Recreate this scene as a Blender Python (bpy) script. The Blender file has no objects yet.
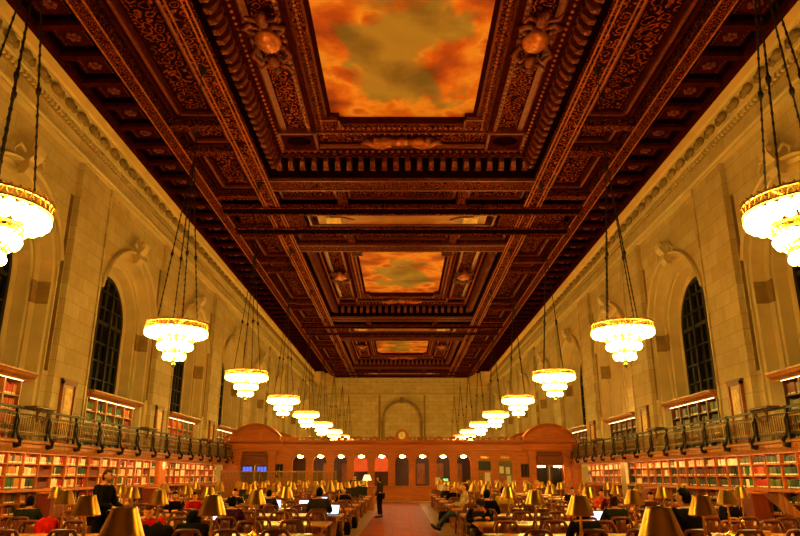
import bpy, math, random
from math import pi, sin, cos, sqrt
from mathutils import Vector, Matrix, Euler
SC = bpy.context.scene
COL = SC.collection
RND = random.Random(11)

# ------------------------------------------------------------------ mesh builder
class MB:
    def __init__(s):
        s.v = []; s.f = []; s.mi = []; s.m = 0
    def add(s, vs, fs):
        n = len(s.v)
        s.v += [tuple(p) for p in vs]
        s.f += [tuple(i + n for i in f) for f in fs]
        s.mi += [s.m] * len(fs)
        return s
    def box(s, x0, x1, y0, y1, z0, z1):
        if x0 > x1: x0, x1 = x1, x0
        if y0 > y1: y0, y1 = y1, y0
        if z0 > z1: z0, z1 = z1, z0
        return s.add([(x0,y0,z0),(x1,y0,z0),(x1,y1,z0),(x0,y1,z0),(x0,y0,z1),(x1,y0,z1),(x1,y1,z1),(x0,y1,z1)],
                     [(0,3,2,1),(4,5,6,7),(0,1,5,4),(1,2,6,5),(2,3,7,6),(3,0,4,7)])
    def bbox(s, x0, x1, y0, y1, z0, z1, b):
        """box with chamfered vertical and top edges"""
        p = [(x0+b,y0),(x1-b,y0),(x1,y0+b),(x1,y1-b),(x1-b,y1),(x0+b,y1),(x0,y1-b),(x0,y0+b)]
        cx, cy = (x0+x1)/2, (y0+y1)/2
        q = [(cx+(a-cx)*(1-2*b/abs(x1-x0)), cy+(c-cy)*(1-2*b/abs(y1-y0))) for a, c in p]
        return s.loft([[(a,c,z0) for a,c in p], [(a,c,z1-b) for a,c in p], [(a,c,z1) for a,c in q]])
    def quad(s, a, b, c, d):
        return s.add([a,b,c,d], [(0,1,2,3)])
    def loft(s, rings, cap=True, close=True):
        n = len(rings[0]); vs = [p for r in rings for p in r]; fs = []
        for i in range(len(rings)-1):
            for j in range(n if close else n-1):
                k = (j+1) % n
                fs.append((i*n+j, i*n+k, (i+1)*n+k, (i+1)*n+j))
        if cap and close:
            fs.append(tuple(range(n-1,-1,-1))); fs.append(tuple((len(rings)-1)*n+j for j in range(n)))
        return s.add(vs, fs)
    def prism(s, poly, fn, t0, t1):
        return s.loft([[fn(a,b,t0) for a,b in poly],[fn(a,b,t1) for a,b in poly]])
    def lathe(s, prof, n=12, c=(0,0,0), cap=True, ph=0):
        return s.loft([[(c[0]+r*cos(2*pi*j/n+ph), c[1]+r*sin(2*pi*j/n+ph), c[2]+z) for j in range(n)] for r,z in prof], cap=cap)
    def tube(s, pts, r, n=6, closed=False):
        P = [Vector(p) for p in pts]; rings = []
        rr = r if isinstance(r,(list,tuple)) else [r]*len(P)
        up = Vector((0,0,1))
        for i,p in enumerate(P):
            if closed: d = P[(i+1)%len(P)] - P[i-1]
            else: d = P[min(i+1,len(P)-1)] - P[max(i-1,0)]
            if d.length < 1e-9: d = Vector((0,0,1))
            d.normalize()
            a = d.cross(up)
            if a.length < .05: a = d.cross(Vector((0,1,0)))
            a.normalize(); b = a.cross(d)
            rings.append([tuple(p + rr[i]*(a*cos(2*pi*j/n)+b*sin(2*pi*j/n))) for j in range(n)])
        if closed: rings.append(rings[0])
        return s.loft(rings, cap=not closed)
    def sphere(s, c, r, n=8, m=6):
        rx,ry,rz = r if isinstance(r,(list,tuple)) else (r,r,r)
        rings = []
        for i in range(m+1):
            t = -pi/2 + pi*i/m; k = max(cos(t),.02)
            rings.append([(c[0]+rx*k*cos(2*pi*j/n), c[1]+ry*k*sin(2*pi*j/n), c[2]+rz*sin(t)) for j in range(n)])
        return s.loft(rings)
    def xform(s, M, start=0):
        s.v[start:] = [tuple(M @ Vector(p)) for p in s.v[start:]]
        return s
    def mirror_x(s):
        s.v = [(-x,y,z) for x,y,z in s.v]; s.f = [tuple(reversed(f)) for f in s.f]
        return s
    def mesh(s, name, mat, smooth=False):
        me = bpy.data.meshes.new(name)
        me.from_pydata(s.v, [], s.f)
        ms = mat if isinstance(mat,(list,tuple)) else [mat]
        for m in ms: me.materials.append(m)
        if len(ms) > 1: me.polygons.foreach_set('material_index', s.mi)
        if smooth: me.polygons.foreach_set('use_smooth', [True]*len(s.f))
        me.update()
        return me
    def build(s, name, mat, parent=None, smooth=False, loc=None):
        return link(name, s.mesh(name, mat, smooth), parent, loc)

def link(name, me, parent=None, loc=None, rz=None):
    o = bpy.data.objects.new(name, me); COL.objects.link(o)
    if parent: o.parent = parent
    if loc: o.location = loc
    if rz is not None: o.rotation_euler = (0,0,rz)
    return o
def tag(o, label, cat, group=None):
    o['label'] = label; o['category'] = cat
    if group: o['group'] = group
    return o
def thing(name, label, cat, loc=(0,0,0), rz=0, group=None):
    o = bpy.data.objects.new(name, None); COL.objects.link(o)
    o.empty_display_size = .1
    o.location = loc; o.rotation_euler = (0,0,rz)
    return tag(o, label, cat, group)
def struct(o):
    o['kind'] = 'structure'; return o
KIDS = {}
def copy_tree(o, parent=None):
    c = o.copy(); COL.objects.link(c)
    if parent: c.parent = parent
    for ch in list(o.children): copy_tree(ch, c)
    return c
def smooth_angle(o):
    pass
ORD = ['zeroth','first','second','third','fourth','fifth','sixth','seventh','eighth','ninth','tenth','eleventh','twelfth','thirteenth','fourteenth','fifteenth','sixteenth','seventeenth','eighteenth','nineteenth','twentieth','twenty-first','twenty-second','twenty-third','twenty-fourth','twenty-fifth','twenty-sixth','twenty-seventh','twenty-eighth','twenty-ninth','thirtieth']

# ------------------------------------------------------------------ layout constants (metres)
CAM_H = 1.7
BAY = 9.7
def arch_y(k): return 10.5 + BAY*k           # arch centres, chandelier centres
def pier_y(k): return 5.65 + BAY*k           # pier centres
Y0, Y1 = -7.0, 97.0
XP = 12.2                                     # pier face
XW = 12.36                                    # arch wall face
FLOORB = 2.8                                  # balcony floor
CZ = 15.2                                     # ceiling soffit
def row_y(k): return 5.3 + 3.27*k            # table rows
F_PX = 678.0
PITCH = math.atan(208/678.0)
def px_x(px, Y, Z):
    zc = Y*cos(PITCH) + (Z-CAM_H)*sin(PITCH)
    return (px-402)/F_PX*zc

# ------------------------------------------------------------------ materials
def lin(c):
    return tuple(((x/255)/12.92 if x/255 <= .04045 else ((x/255+.055)/1.055)**2.4) for x in c) + (1,)
class NT:
    def __init__(s, name):
        s.m = bpy.data.materials.new(name); s.m.use_nodes = True
        s.t = s.m.node_tree; s.N = s.t.nodes; s.b = s.N['Principled BSDF']
    def n(s, typ, **kw):
        x = s.N.new(typ)
        for k, v in kw.items():
            if hasattr(x, k): setattr(x, k, v)
            else: x.inputs[k.replace('_',' ')].default_value = v
        return x
    def l(s, a, b): s.t.links.new(a, b)
    def set(s, **kw):
        for k, v in kw.items(): s.b.inputs[k.replace('_',' ')].default_value = v
        return s
    def coord(s, kind='Object'):
        return s.n('ShaderNodeTexCoord').outputs[kind]
    def ramp(s, fac, stops):
        r = s.n('ShaderNodeValToRGB'); e = r.color_ramp.elements
        while len(e) < len(stops): e.new(.5)
        for i,(p,c) in enumerate(stops): e[i].position = p; e[i].color = c
        s.l(fac, r.inputs[0]); return r.outputs[0]
    def bump(s, h, strength=.3, dist=.02):
        b = s.n('ShaderNodeBump'); b.inputs['Strength'].default_value = strength; b.inputs['Distance'].default_value = dist
        s.l(h, b.inputs['Height']); s.l(b.outputs[0], s.b.inputs['Normal'])
def plain(name, rgb, rough=.5, metal=0., var=.25, scale=6., spec=None, bump=0):
    t = NT(name); c = lin(rgb)
    nz = t.n('ShaderNodeTexNoise'); nz.inputs['Scale'].default_value = scale; nz.inputs['Detail'].default_value = 4
    t.l(t.coord(), nz.inputs['Vector'])
    lo = tuple(x*(1-var) for x in c[:3])+(1,); hi = tuple(min(1,x*(1+var)) for x in c[:3])+(1,)
    t.l(t.ramp(nz.outputs[0], [(.3,lo),(.7,hi)]), t.b.inputs['Base Color'])
    t.set(Roughness=rough, Metallic=metal)
    if spec is not None: t.b.inputs['Specular IOR Level'].default_value = spec
    if bump: t.bump(nz.outputs[0], bump, .01)
    return t.m
def emit(name, rgb, strength, sampling=True):
    t = NT(name)
    t.set(Base_Color=lin(rgb), Roughness=.4)
    t.b.inputs['Emission Color'].default_value = rgb_lin = lin(rgb)
    t.b.inputs['Emission Strength'].default_value = strength
    if not sampling: t.m.cycles.emission_sampling = 'NONE'
    return t.m
def wood(name, rgb, rough=.4, scale=3., axis=0, var=.45):
    t = NT(name); c = lin(rgb)
    mp = t.n('ShaderNodeMapping'); sc = [1,1,1]; sc[axis] = .12; mp.inputs['Scale'].default_value = sc
    t.l(t.coord(), mp.inputs['Vector'])
    nz = t.n('ShaderNodeTexNoise'); nz.inputs['Scale'].default_value = scale*5; nz.inputs['Detail'].default_value = 6; nz.inputs['Distortion'].default_value = .6
    t.l(mp.outputs[0], nz.inputs['Vector'])
    lo = tuple(x*(1-var) for x in c[:3])+(1,); hi = tuple(min(1,x*(1+var)) for x in c[:3])+(1,)
    t.l(t.ramp(nz.outputs[0], [(.3,lo),(.7,hi)]), t.b.inputs['Base Color'])
    t.set(Roughness=rough)
    t.bump(nz.outputs[0], .08, .004)
    return t.m
def stone(name, side, k=1.):
    """pale ashlar: big blocks with thin joints"""
    t = NT(name)
    sep = t.n('ShaderNodeSeparateXYZ'); t.l(t.coord(), sep.inputs[0])
    cmb = t.n('ShaderNodeCombineXYZ')
    t.l(sep.outputs['Y' if side else 'X'], cmb.inputs[0]); t.l(sep.outputs['Z'], cmb.inputs[1])
    br = t.n('ShaderNodeTexBrick')
    br.inputs['Scale'].default_value = 1.0; br.inputs['Brick Width'].default_value = 1.25; br.inputs['Row Height'].default_value = .56
    br.inputs['Mortar Size'].default_value = .012; br.inputs['Mortar Smooth'].default_value = .3; br.inputs['Bias'].default_value = -.1
    br.inputs['Color1'].default_value = tuple(min(1,c*k) for c in lin((212,188,140))); br.inputs['Color2'].default_value = tuple(min(1,c*k) for c in lin((194,166,114))); br.inputs['Mortar'].default_value = lin((168,140,94))
    t.l(cmb.outputs[0], br.inputs['Vector'])
    nz = t.n('ShaderNodeTexNoise'); nz.inputs['Scale'].default_value = 1.6; nz.inputs['Detail'].default_value = 7; nz.inputs['Roughness'].default_value = .65
    t.l(t.coord(), nz.inputs['Vector'])
    mx = t.n('ShaderNodeMix', data_type='RGBA', blend_type='MULTIPLY'); mx.inputs[0].default_value = .55
    t.l(br.outputs['Color'], mx.inputs['A']); t.l(t.ramp(nz.outputs[0], [(.3,(.62,.55,.45,1)),(.7,(1,1,1,1))]), mx.inputs['B'])
    t.l(mx.outputs['Result'], t.b.inputs['Base Color'])
    t.set(Roughness=.75)
    t.bump(br.outputs['Fac'], .25, -.01)
    return t.m
def carved(name, dark, gilt, scale=2.2, amount=.5, rough=.38):
    """dark carved wood with gilded relief: swirling scrollwork from distorted rings"""
    t = NT(name); co = t.coord()
    nz = t.n('ShaderNodeTexNoise'); nz.inputs['Scale'].default_value = scale*1.1; nz.inputs['Detail'].default_value = 2
    t.l(co, nz.inputs['Vector'])
    ad = t.n('ShaderNodeMix', data_type='RGBA', blend_type='LINEAR_LIGHT'); ad.inputs[0].default_value = .35/scale
    t.l(co, ad.inputs['A']); t.l(nz.outputs['Color'], ad.inputs['B'])
    vo = t.n('ShaderNodeTexVoronoi', feature='F1'); vo.inputs['Scale'].default_value = scale; vo.inputs['Randomness'].default_value = .8
    t.l(ad.outputs['Result'], vo.inputs['Vector'])
    sn = t.n('ShaderNodeMath', operation='MULTIPLY'); t.l(vo.outputs['Distance'], sn.inputs[0]); sn.inputs[1].default_value = 19
    s2 = t.n('ShaderNodeMath', operation='SINE'); t.l(sn.outputs[0], s2.inputs[0])
    nb = t.n('ShaderNodeTexNoise'); nb.inputs['Scale'].default_value = scale*4; nb.inputs['Detail'].default_value = 3
    t.l(co, nb.inputs['Vector'])
    s3 = t.n('ShaderNodeMath', operation='MULTIPLY_ADD'); t.l(s2.outputs[0], s3.inputs[0]); s3.inputs[1].default_value = .5; s3.inputs[2].default_value = .42
    ma = t.n('ShaderNodeMath', operation='MULTIPLY'); t.l(s3.outputs[0], ma.inputs[0]); t.l(nb.outputs[0], ma.inputs[1])
    d = lin(dark); g = lin(gilt)
    mid = tuple(d[i]*.72+g[i]*.28 for i in range(3))+(1,)
    t.l(t.ramp(ma.outputs[0], [(.2,d),(.34,mid),(.6-.2*amount,g)]), t.b.inputs['Base Color'])
    t.l(t.ramp(ma.outputs[0], [(.3,(0,0,0,1)),(.5,(.4,.4,.4,1))]), t.b.inputs['Metallic'])
    t.set(Roughness=rough)
    t.b.inputs['Specular IOR Level'].default_value = 0
    t.bump(ma.outputs[0], .8, .04)
    return t.m
M = {}
M['stone'] = stone('pale ashlar stone', True)
M['stone_end_lit'] = stone('ashlar end wall with light in colour', False, 1.22)  # same ashlar, with extra light put into its colour for the dim end wall
M['stone_plain'] = plain('carved pale stone', (206,180,130), .7, var=.1, scale=1.2)
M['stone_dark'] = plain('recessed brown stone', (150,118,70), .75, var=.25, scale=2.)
M['plaster'] = plain('ochre plaster cove', (226,186,120), .7, var=.08, scale=1.)
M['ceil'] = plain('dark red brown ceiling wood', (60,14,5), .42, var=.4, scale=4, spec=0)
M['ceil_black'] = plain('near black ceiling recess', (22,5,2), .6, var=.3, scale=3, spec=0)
M['carved'] = carved('carved gilded ceiling wood', (40,8,4), (184,80,26), 3.0, .4)
M['carved_fine'] = carved('finely carved gilded wood', (42,9,4), (176,74,22), 5.0, .4)
M['carved_big'] = carved('bold carved panel relief', (32,7,3), (164,66,20), 2.6, .3)
M['gilt'] = plain('old gilding', (190,98,32), .36, metal=.3, var=.35, scale=7)
M['gilt_dull'] = plain('dull red gilding', (124,46,15), .42, metal=.3, var=.4, scale=6)
M['wood'] = wood('orange brown oak', (176,104,40), .38, 3, 2)
M['wood_red'] = wood('red brown mahogany', (196,104,32), .5, 2, 0, .18)
M['wood_shelf'] = wood('golden oak shelving', (180,98,24), .45, 3, 2)
M['wood_dark'] = wood('dark brown oak', (92,48,18), .42, 3, 2)
M['wood_table'] = wood('honey oak tabletop', (214,142,58), .3, 2, 0, .25)
M['wood_chair'] = wood('chestnut chair wood', (124,54,17), .32, 4, 2, .35)
M['bronze'] = plain('dark bronze railing', (128,94,42), .4, metal=.7, var=.35, scale=9)
M['bronze_black'] = plain('blackened bronze', (46,30,14), .45, metal=.6, var=.4, scale=9)
M['black_iron'] = plain('black iron chain', (34,20,10), .5, metal=.5, var=.3)
M['window_frame'] = plain('blackened bronze window bars', (26,22,16), .5, metal=.3, var=.2)
M['brass'] = plain('aged brass lamp shade', (190,138,50), .3, metal=1., var=.1, scale=4)
M['brass_light'] = plain('polished brass', (226,176,84), .25, metal=1., var=.15, scale=9)
M['chand_brass'] = plain('gilt chandelier filigree', (196,138,56), .35, metal=.8, var=.35, scale=14)
M['marble'] = plain('tan marble floor border', (168,128,84), .3, var=.25, scale=1.5)
M['white'] = plain('white paper', (236,226,206), .6, var=.04)
M['black'] = plain('black plastic', (16,14,13), .4, var=.2)
M['glass_globe'] = None
BULB = (255,220,98)
M['bulb'] = emit('lit frosted chandelier globe', BULB, 26.)
M['lamp_bulb'] = emit('lit desk lamp bulb', (255,194,92), 95.)
M['strip'] = emit('lit shelf strip lamp', (255,208,120), 22.)
M['strip_soft'] = emit('lit thin strip lamp under cornice', (255,210,130), 9.)
M['pend'] = emit('lit pendant globe', (255,214,140), 40.)
M['screen'] = emit('lit laptop screen', (206,222,255), 1.5)
M['blue_screen'] = emit('lit blue glazed light', (70,96,220), .9)
M['green_screen'] = emit('lit green display', (110,230,150), .9)
def pane_mat():
    t = NT('dark night window glass')
    nz = t.n('ShaderNodeTexNoise'); nz.inputs['Scale'].default_value = .9; nz.inputs['Detail'].default_value = 3
    t.l(t.coord(), nz.inputs['Vector'])
    t.l(t.ramp(nz.outputs[0], [(.35,lin((10,9,8))),(.7,lin((30,27,22)))]), t.b.inputs['Base Color'])
    t.set(Roughness=.16, IOR=1.5)
    t.bump(nz.outputs[0], .05, .02)
    return t.m
M['pane'] = pane_mat()
def clear_glass():
    t = NT('clear case glass')
    t.set(Base_Color=(.95,.95,.92,1), Roughness=.03, IOR=1.45)
    t.b.inputs['Transmission Weight'].default_value = 1.
    return t.m
def painting_mat():
    t = NT('ceiling mural of orange clouds')
    co = t.coord()
    mp = t.n('ShaderNodeMapping'); mp.inputs['Scale'].default_value = (1,1,1); t.l(co, mp.inputs['Vector'])
    n1 = t.n('ShaderNodeTexNoise'); n1.inputs['Scale'].default_value = .42; n1.inputs['Detail'].default_value = 7; n1.inputs['Roughness'].default_value = .5; n1.inputs['Distortion'].default_value = .15
    n2 = t.n('ShaderNodeTexNoise'); n2.inputs['Scale'].default_value = .36; n2.inputs['Detail'].default_value = 3; n2.inputs['Distortion'].default_value = .4
    t.l(mp.outputs[0], n1.inputs['Vector'])
    m2 = t.n('ShaderNodeMapping'); m2.inputs['Location'].default_value = (3.7,9.1,2.2); t.l(co, m2.inputs['Vector']); t.l(m2.outputs[0], n2.inputs['Vector'])
    cloud = t.ramp(n1.outputs[0], [(.30,lin((120,36,6))),(.42,lin((206,88,14))),(.5,lin((240,140,34))),(.56,lin((255,186,76))),(.62,lin((226,112,24))),(.72,lin((150,52,10)))])
    sky = t.ramp(n1.outputs[0], [(.35,lin((122,108,62))),(.6,lin((180,160,98)))])
    # a stretch of grey-green sky runs down the middle of the mural
    m3 = t.n('ShaderNodeMapping'); m3.inputs['Location'].default_value = (-.5*.9,-.6,-.5); m3.inputs['Scale'].default_value = (.9,1.,1.); t.l(t.coord('Generated'), m3.inputs['Vector'])
    m3.inputs['Location'].default_value = (-.45,-.58,0); m3.inputs['Scale'].default_value = (.9,1.,0)
    a = t.n('ShaderNodeVectorMath', operation='LENGTH'); t.l(m3.outputs[0], a.inputs[0])
    b = t.n('ShaderNodeMath', operation='MULTIPLY_ADD'); t.l(a.outputs['Value'], b.inputs[0]); b.inputs[1].default_value = -.78; b.inputs[2].default_value = .275
    c = t.n('ShaderNodeMath', operation='ADD'); t.l(b.outputs[0], c.inputs[0]); t.l(n2.outputs[0], c.inputs[1])
    fac = t.ramp(c.outputs[0], [(.54,(0,0,0,1)),(.62,(.9,.9,.9,1))])
    mx = t.n('ShaderNodeMix', data_type='RGBA'); t.l(fac, mx.inputs[0]); t.l(cloud, mx.inputs['A']); t.l(sky, mx.inputs['B'])
    t.l(mx.outputs['Result'], t.b.inputs['Base Color'])
    t.set(Roughness=.6)
    return t.m
M['mural'] = painting_mat()
def floor_mat():
    t = NT('waxed red brown aisle tiles')
    br = t.n('ShaderNodeTexBrick'); br.offset = 0
    br.inputs['Scale'].default_value = 1.; br.inputs['Brick Width'].default_value = .3; br.inputs['Row Height'].default_value = .3; br.inputs['Mortar Size'].default_value = .006
    br.inputs['Color1'].default_value = lin((184,74,5)); br.inputs['Color2'].default_value = lin((160,56,3)); br.inputs['Mortar'].default_value = lin((96,38,10))
    t.l(t.coord(), br.inputs['Vector']); t.l(br.outputs['Color'], t.b.inputs['Base Color'])
    t.set(Roughness=.4); t.b.inputs['Specular IOR Level'].default_value = .1
    return t.m
M['floor'] = floor_mat()
M['orange_wall'] = plain('orange painted partition', (214,92,30), .6, var=.15, scale=2)
M['cork'] = plain('grey green board felt', (120,112,80), .8, var=.15)
M['notice_red'] = plain('red printed notice', (186,52,40), .6, var=.1)
M['clock_face'] = plain('cream clock dial', (250,232,180), .5, var=.03)
M['brass_dull'] = plain('dull brass rail', (176,124,60), .4, metal=.5, var=.2)
M['shade_cream'] = emit('pale glowing lamp shade', (250,214,150), 1.2)
M['leaf'] = plain('green leaves', (40,120,60), .5, var=.3)
M['sign_tan'] = plain('tan card', (214,160,80), .6, var=.08)
M['wood_mid'] = wood('middle brown oak', (140,70,24), .45, 3, 0, .25)
M['cabinet_red'] = wood('dark red cabinet wood', (126,46,16), .4, 3, 2, .25)
# ------------------------------------------------------------------ walls with arched window bays
def arch_curve(yc, r, z0, zs, n=20):
    p = [(yc-r, z0)]
    for i in range(n+1):
        a = pi - pi*i/n
        p.append((yc+r*cos(a), zs+r*sin(a)))
    p.append((yc+r, z0))
    return p
ZS = 8.3        # springing height
def wall_side(sg, name):
    m = MB()
    # lower wall behind the bookcases, upper wall plates between piers
    m.m = 0
    m.quad((12.78,Y0,0),(12.78,Y1,0),(12.78,Y1,FLOORB),(12.78,Y0,FLOORB))
    for k in range(-1, 10):
        yc = pier_y(k); a, b = yc-1.35, yc+1.35
        a = max(a, Y0); b = min(b, Y1)
        if b <= a: continue
        m.box(XP, 13.0, a, b, FLOORB-.02, 13.3)
        # narrow raised margin on the pier face edges
        for e in (a+.02, b-.16):
            m.box(XP-.05, XP, e, e+.14, FLOORB, 13.2)
    for k in range(-1, 9):
        yc = arch_y(k); ya, yb = yc-3.5, yc+3.5
        if ya < Y0: ya = Y0
        zt = 13.3
        R0 = 3.12
        cur = arch_curve(yc, R0, FLOORB-.02, ZS, 24)
        m.m = 0
        for i in range(1, len(cur)-2):
            (y1,z1),(y2,z2) = cur[i],cur[i+1]
            m.quad((XW,y1,z1),(XW,y2,z2),(XW,y2,zt),(XW,y1,zt))
        # side strips: a tall sunk panel each side of the arch
        for s in (-1, 1):
            e0, e1 = yc+s*R0, yc+s*3.5
            s0, s1 = yc+s*3.2, yc+s*3.44
            lo, hi = sorted((e0,e1)); p0, p1 = sorted((s0,s1))
            zb, zp0, zp1 = FLOORB-.02, 5.2, 11.8
            m.quad((XW,lo,zb),(XW,hi,zb),(XW,hi,zp0),(XW,lo,zp0))
            m.quad((XW,lo,zp1),(XW,hi,zp1),(XW,hi,zt),(XW,lo,zt))
            m.quad((XW,lo,zp0),(XW,p0,zp0),(XW,p0,zp1),(XW,lo,zp1))
            m.quad((XW,p1,zp0),(XW,hi,zp0),(XW,hi,zp1),(XW,p1,zp1))
            D = XW+.3
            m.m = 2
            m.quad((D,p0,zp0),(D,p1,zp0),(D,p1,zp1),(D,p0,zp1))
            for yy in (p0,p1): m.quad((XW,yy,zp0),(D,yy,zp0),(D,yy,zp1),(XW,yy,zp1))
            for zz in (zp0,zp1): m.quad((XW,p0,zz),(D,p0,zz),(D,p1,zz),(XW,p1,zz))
            m.m = 0
        # stepped reveals of the arch
        prof = [(3.12,XW),(3.12,XW+.1),(3.02,XW+.14),(2.95,XW+.55),(2.62,XW+.55),(2.62,XW+.62),(2.54,XW+.66),(2.46,XW+1.08),(2.2,XW+1.1),(2.16,XW+1.16)]
        cs = [[(x,y,z) for y,z in arch_curve(yc, r, FLOORB-.02, ZS, 24)] for r,x in prof]
        m.m = 1
        m.loft(cs, cap=False, close=False)
        # impost capitals on both jambs
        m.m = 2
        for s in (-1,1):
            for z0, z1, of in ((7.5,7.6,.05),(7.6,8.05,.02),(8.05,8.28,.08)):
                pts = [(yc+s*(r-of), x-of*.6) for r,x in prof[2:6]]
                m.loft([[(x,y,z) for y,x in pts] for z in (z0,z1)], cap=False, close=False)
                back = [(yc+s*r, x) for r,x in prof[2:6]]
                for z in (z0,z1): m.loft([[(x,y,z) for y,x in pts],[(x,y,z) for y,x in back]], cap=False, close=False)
        # hood mould over the arch and scrolled keystone
        m.m = 1
        ring0 = arch_curve(yc, 3.16, 9.2, ZS, 24)[3:-3]; ring1 = arch_curve(yc, 3.3, 9.2, ZS, 24)[3:-3]
        rows = []
        for (y1,z1),(y2,z2) in zip(ring0, ring1):
            rows.append([(XW,y1,z1),(XW-.1,y1,z1),(XW-.17,(y1+y2)/2,(z1+z2)/2),(XW-.1,y2,z2),(XW,y2,z2)])
        m.loft(rows)
        # keystone: tapering scroll bracket, volute and shell
        kz = ZS+2.95
        prof_k = [(XW,kz-.25),(XW-.2,kz-.22),(XW-.34,kz+.0),(XW-.3,kz+.25),(XW-.5,kz+.5),(XW-.55,kz+.72),(XW-.4,kz+.85),(XW,kz+.9)]
        m.loft([[(x,yc-.26,z) for x,z in prof_k],[(x,yc+.26,z) for x,z in prof_k]])
        for s in (-1,1):
            m.sphere((XW-.4,yc+s*.24,kz+.68),(.12,.1,.13),8,6)
            m.tube([(XW-.18,yc+s*.34,kz+.5),(XW-.22,yc+s*.7,kz+.6),(XW-.2,yc+s*.95,kz+.35),(XW-.16,yc+s*.85,kz+.15)],[.05,.06,.05,.03],6)
        # short sill wall under the window, behind the bookcase
        m.m = 0
        m.box(13.15, 13.6, yc-3.0, yc+3.0, FLOORB-.02, 4.95)
    # entablature: architrave, frieze, dentils, scroll consoles, cove
    m.m = 1
    def run(pts):  # swept moulding, points (x, z)
        m.loft([[(x,Y0,z) for x,z in pts],[(x,Y1,z) for x,z in pts]], cap=False, close=False)
    run([(XP+.2,13.2),(XP-.08,13.2),(XP-.08,13.28),(XP-.14,13.34),(XP-.14,13.42),(XP-.04,13.46)])
    m.m = 0
    run([(XP-.04,13.46),(XP-.04,13.9)])
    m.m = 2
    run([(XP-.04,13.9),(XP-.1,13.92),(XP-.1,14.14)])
    m.m = 1
    run([(XP-.1,14.14),(XP-.2,14.16),(XP-.22,14.2),(XP-.22,14.26)])
    m.m = 3
    run([(XP-.22,14.26),(XP-.3,14.56),(XP-.42,14.6),(XP-.42,14.66)])
    m.m = 4
    run([(XP-.42,14.66),(XP-.5,14.74),(XP-.62,15.12),(XP-.66,15.2),(XP-.3,15.5)])
    m.m = 1
    y = Y0+.1
    while y < Y1:
        m.box(XP-.19, XP-.1, y, y+.13, 13.95, 14.12); y += .25
    m.m = 2
    y = Y0+.3
    while y < Y1-.4:      # leaf consoles under the cove
        m.sphere((XP-.36,y,14.41),(.15,.3,.19),8,5)
        m.sphere((XP-.4,y+.16,14.3),(.1,.16,.12),6,4)
        m.box(XP-.4, XP-.26, y+.36, y+.44, 14.28, 14.56)
        y += BAY/10
    if sg < 0: m.mirror_x()
    o = m.build(name, [M['stone'],M['stone_plain'],M['stone_dark'],M['stone_plain'],M['plaster']])
    return struct(o)
wall_side(-1, 'wall_left'); wall_side(1, 'wall_right')

# windows
WN = 0
def window(sg, k):
    global WN
    WN += 1
    yc = arch_y(k); x = XW+1.14; r = 2.14
    p = MB()
    cur = arch_curve(yc, r, 4.9, ZS, 20)
    p.loft([[(x+.04,y,z) for y,z in cur],[(x+.06,y,z) for y,z in cur]])
    f = MB()
    outer = arch_curve(yc, r, 4.9, ZS, 20); inner = arch_curve(yc, r-.16, 4.9, ZS, 20)
    f.loft([[(x-.06,a[0],a[1]),(x-.06,b[0],b[1]),(x+.05,b[0],b[1]),(x+.05,a[0],a[1])] for a,b in zip(outer,inner)])
    def bar(y0,y1,z0,z1,d=.05): f.box(x-d, x+.045, y0, y1, z0, z1)
    for dy, w in ((-1.35,.05),(-.68,.1),(0,.05),(.68,.1),(1.35,.05)):
        top = ZS + sqrt(max(0,(r-.08)**2-dy**2))
        bar(yc+dy-w/2, yc+dy+w/2, 4.9, top, .1 if w>.06 else .04)
    for z, w in ((4.95,.16),(5.75,.05),(6.55,.05),(7.35,.05),(8.2,.16),(8.95,.05),(9.7,.05)):
        half = r-.06 if z < ZS else sqrt(max(0,(r-.06)**2-(z-ZS)**2))
        bar(yc-half, yc+half, z, z+w)
    if sg < 0: p.mirror_x(); f.mirror_x()
    root = struct(f.build('window_%d' % WN, M['window_frame']))
    p.build('pane', M['pane'], root)
def blind_niche(sg, k):
    yc = arch_y(k); x = XW+1.14; r = 2.16; m = MB(); m.m = 0
    cur = arch_curve(yc, r, 4.9, ZS, 20)
    m.loft([[(x,y,z) for y,z in cur],[(x+.1,y,z) for y,z in cur]])
    m.m = 1
    for a,b,c,d in ((-1.7,-1.55,5.2,8.0),(1.55,1.7,5.2,8.0),(-1.7,1.7,7.9,8.05),(-1.7,1.7,5.1,5.25)): m.box(x-.07, x, yc+a, yc+b, c, d)
    for i in range(21):
        a = pi*i/20; m.box(x-.06, x, yc+1.75*cos(a)-.08, yc+1.75*cos(a)+.08, ZS+.05+1.7*sin(a)-.08, ZS+.05+1.7*sin(a)+.08)
    if sg < 0: m.mirror_x()
    o = struct(m.build('trim_blind_niche', [M['stone'],M['stone_plain']]))
    m = MB(); m.box(12.72, 12.8, yc-1.2, yc+1.2, 5.0, 5.05)
    if sg < 0: m.mirror_x()
    m.build('light_strip', M['strip'], o)
for sg in (-1,1):
    for k in range(0,9):
        if sg > 0 and k == 3: blind_niche(sg, k)
        else: window(sg, k)

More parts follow.
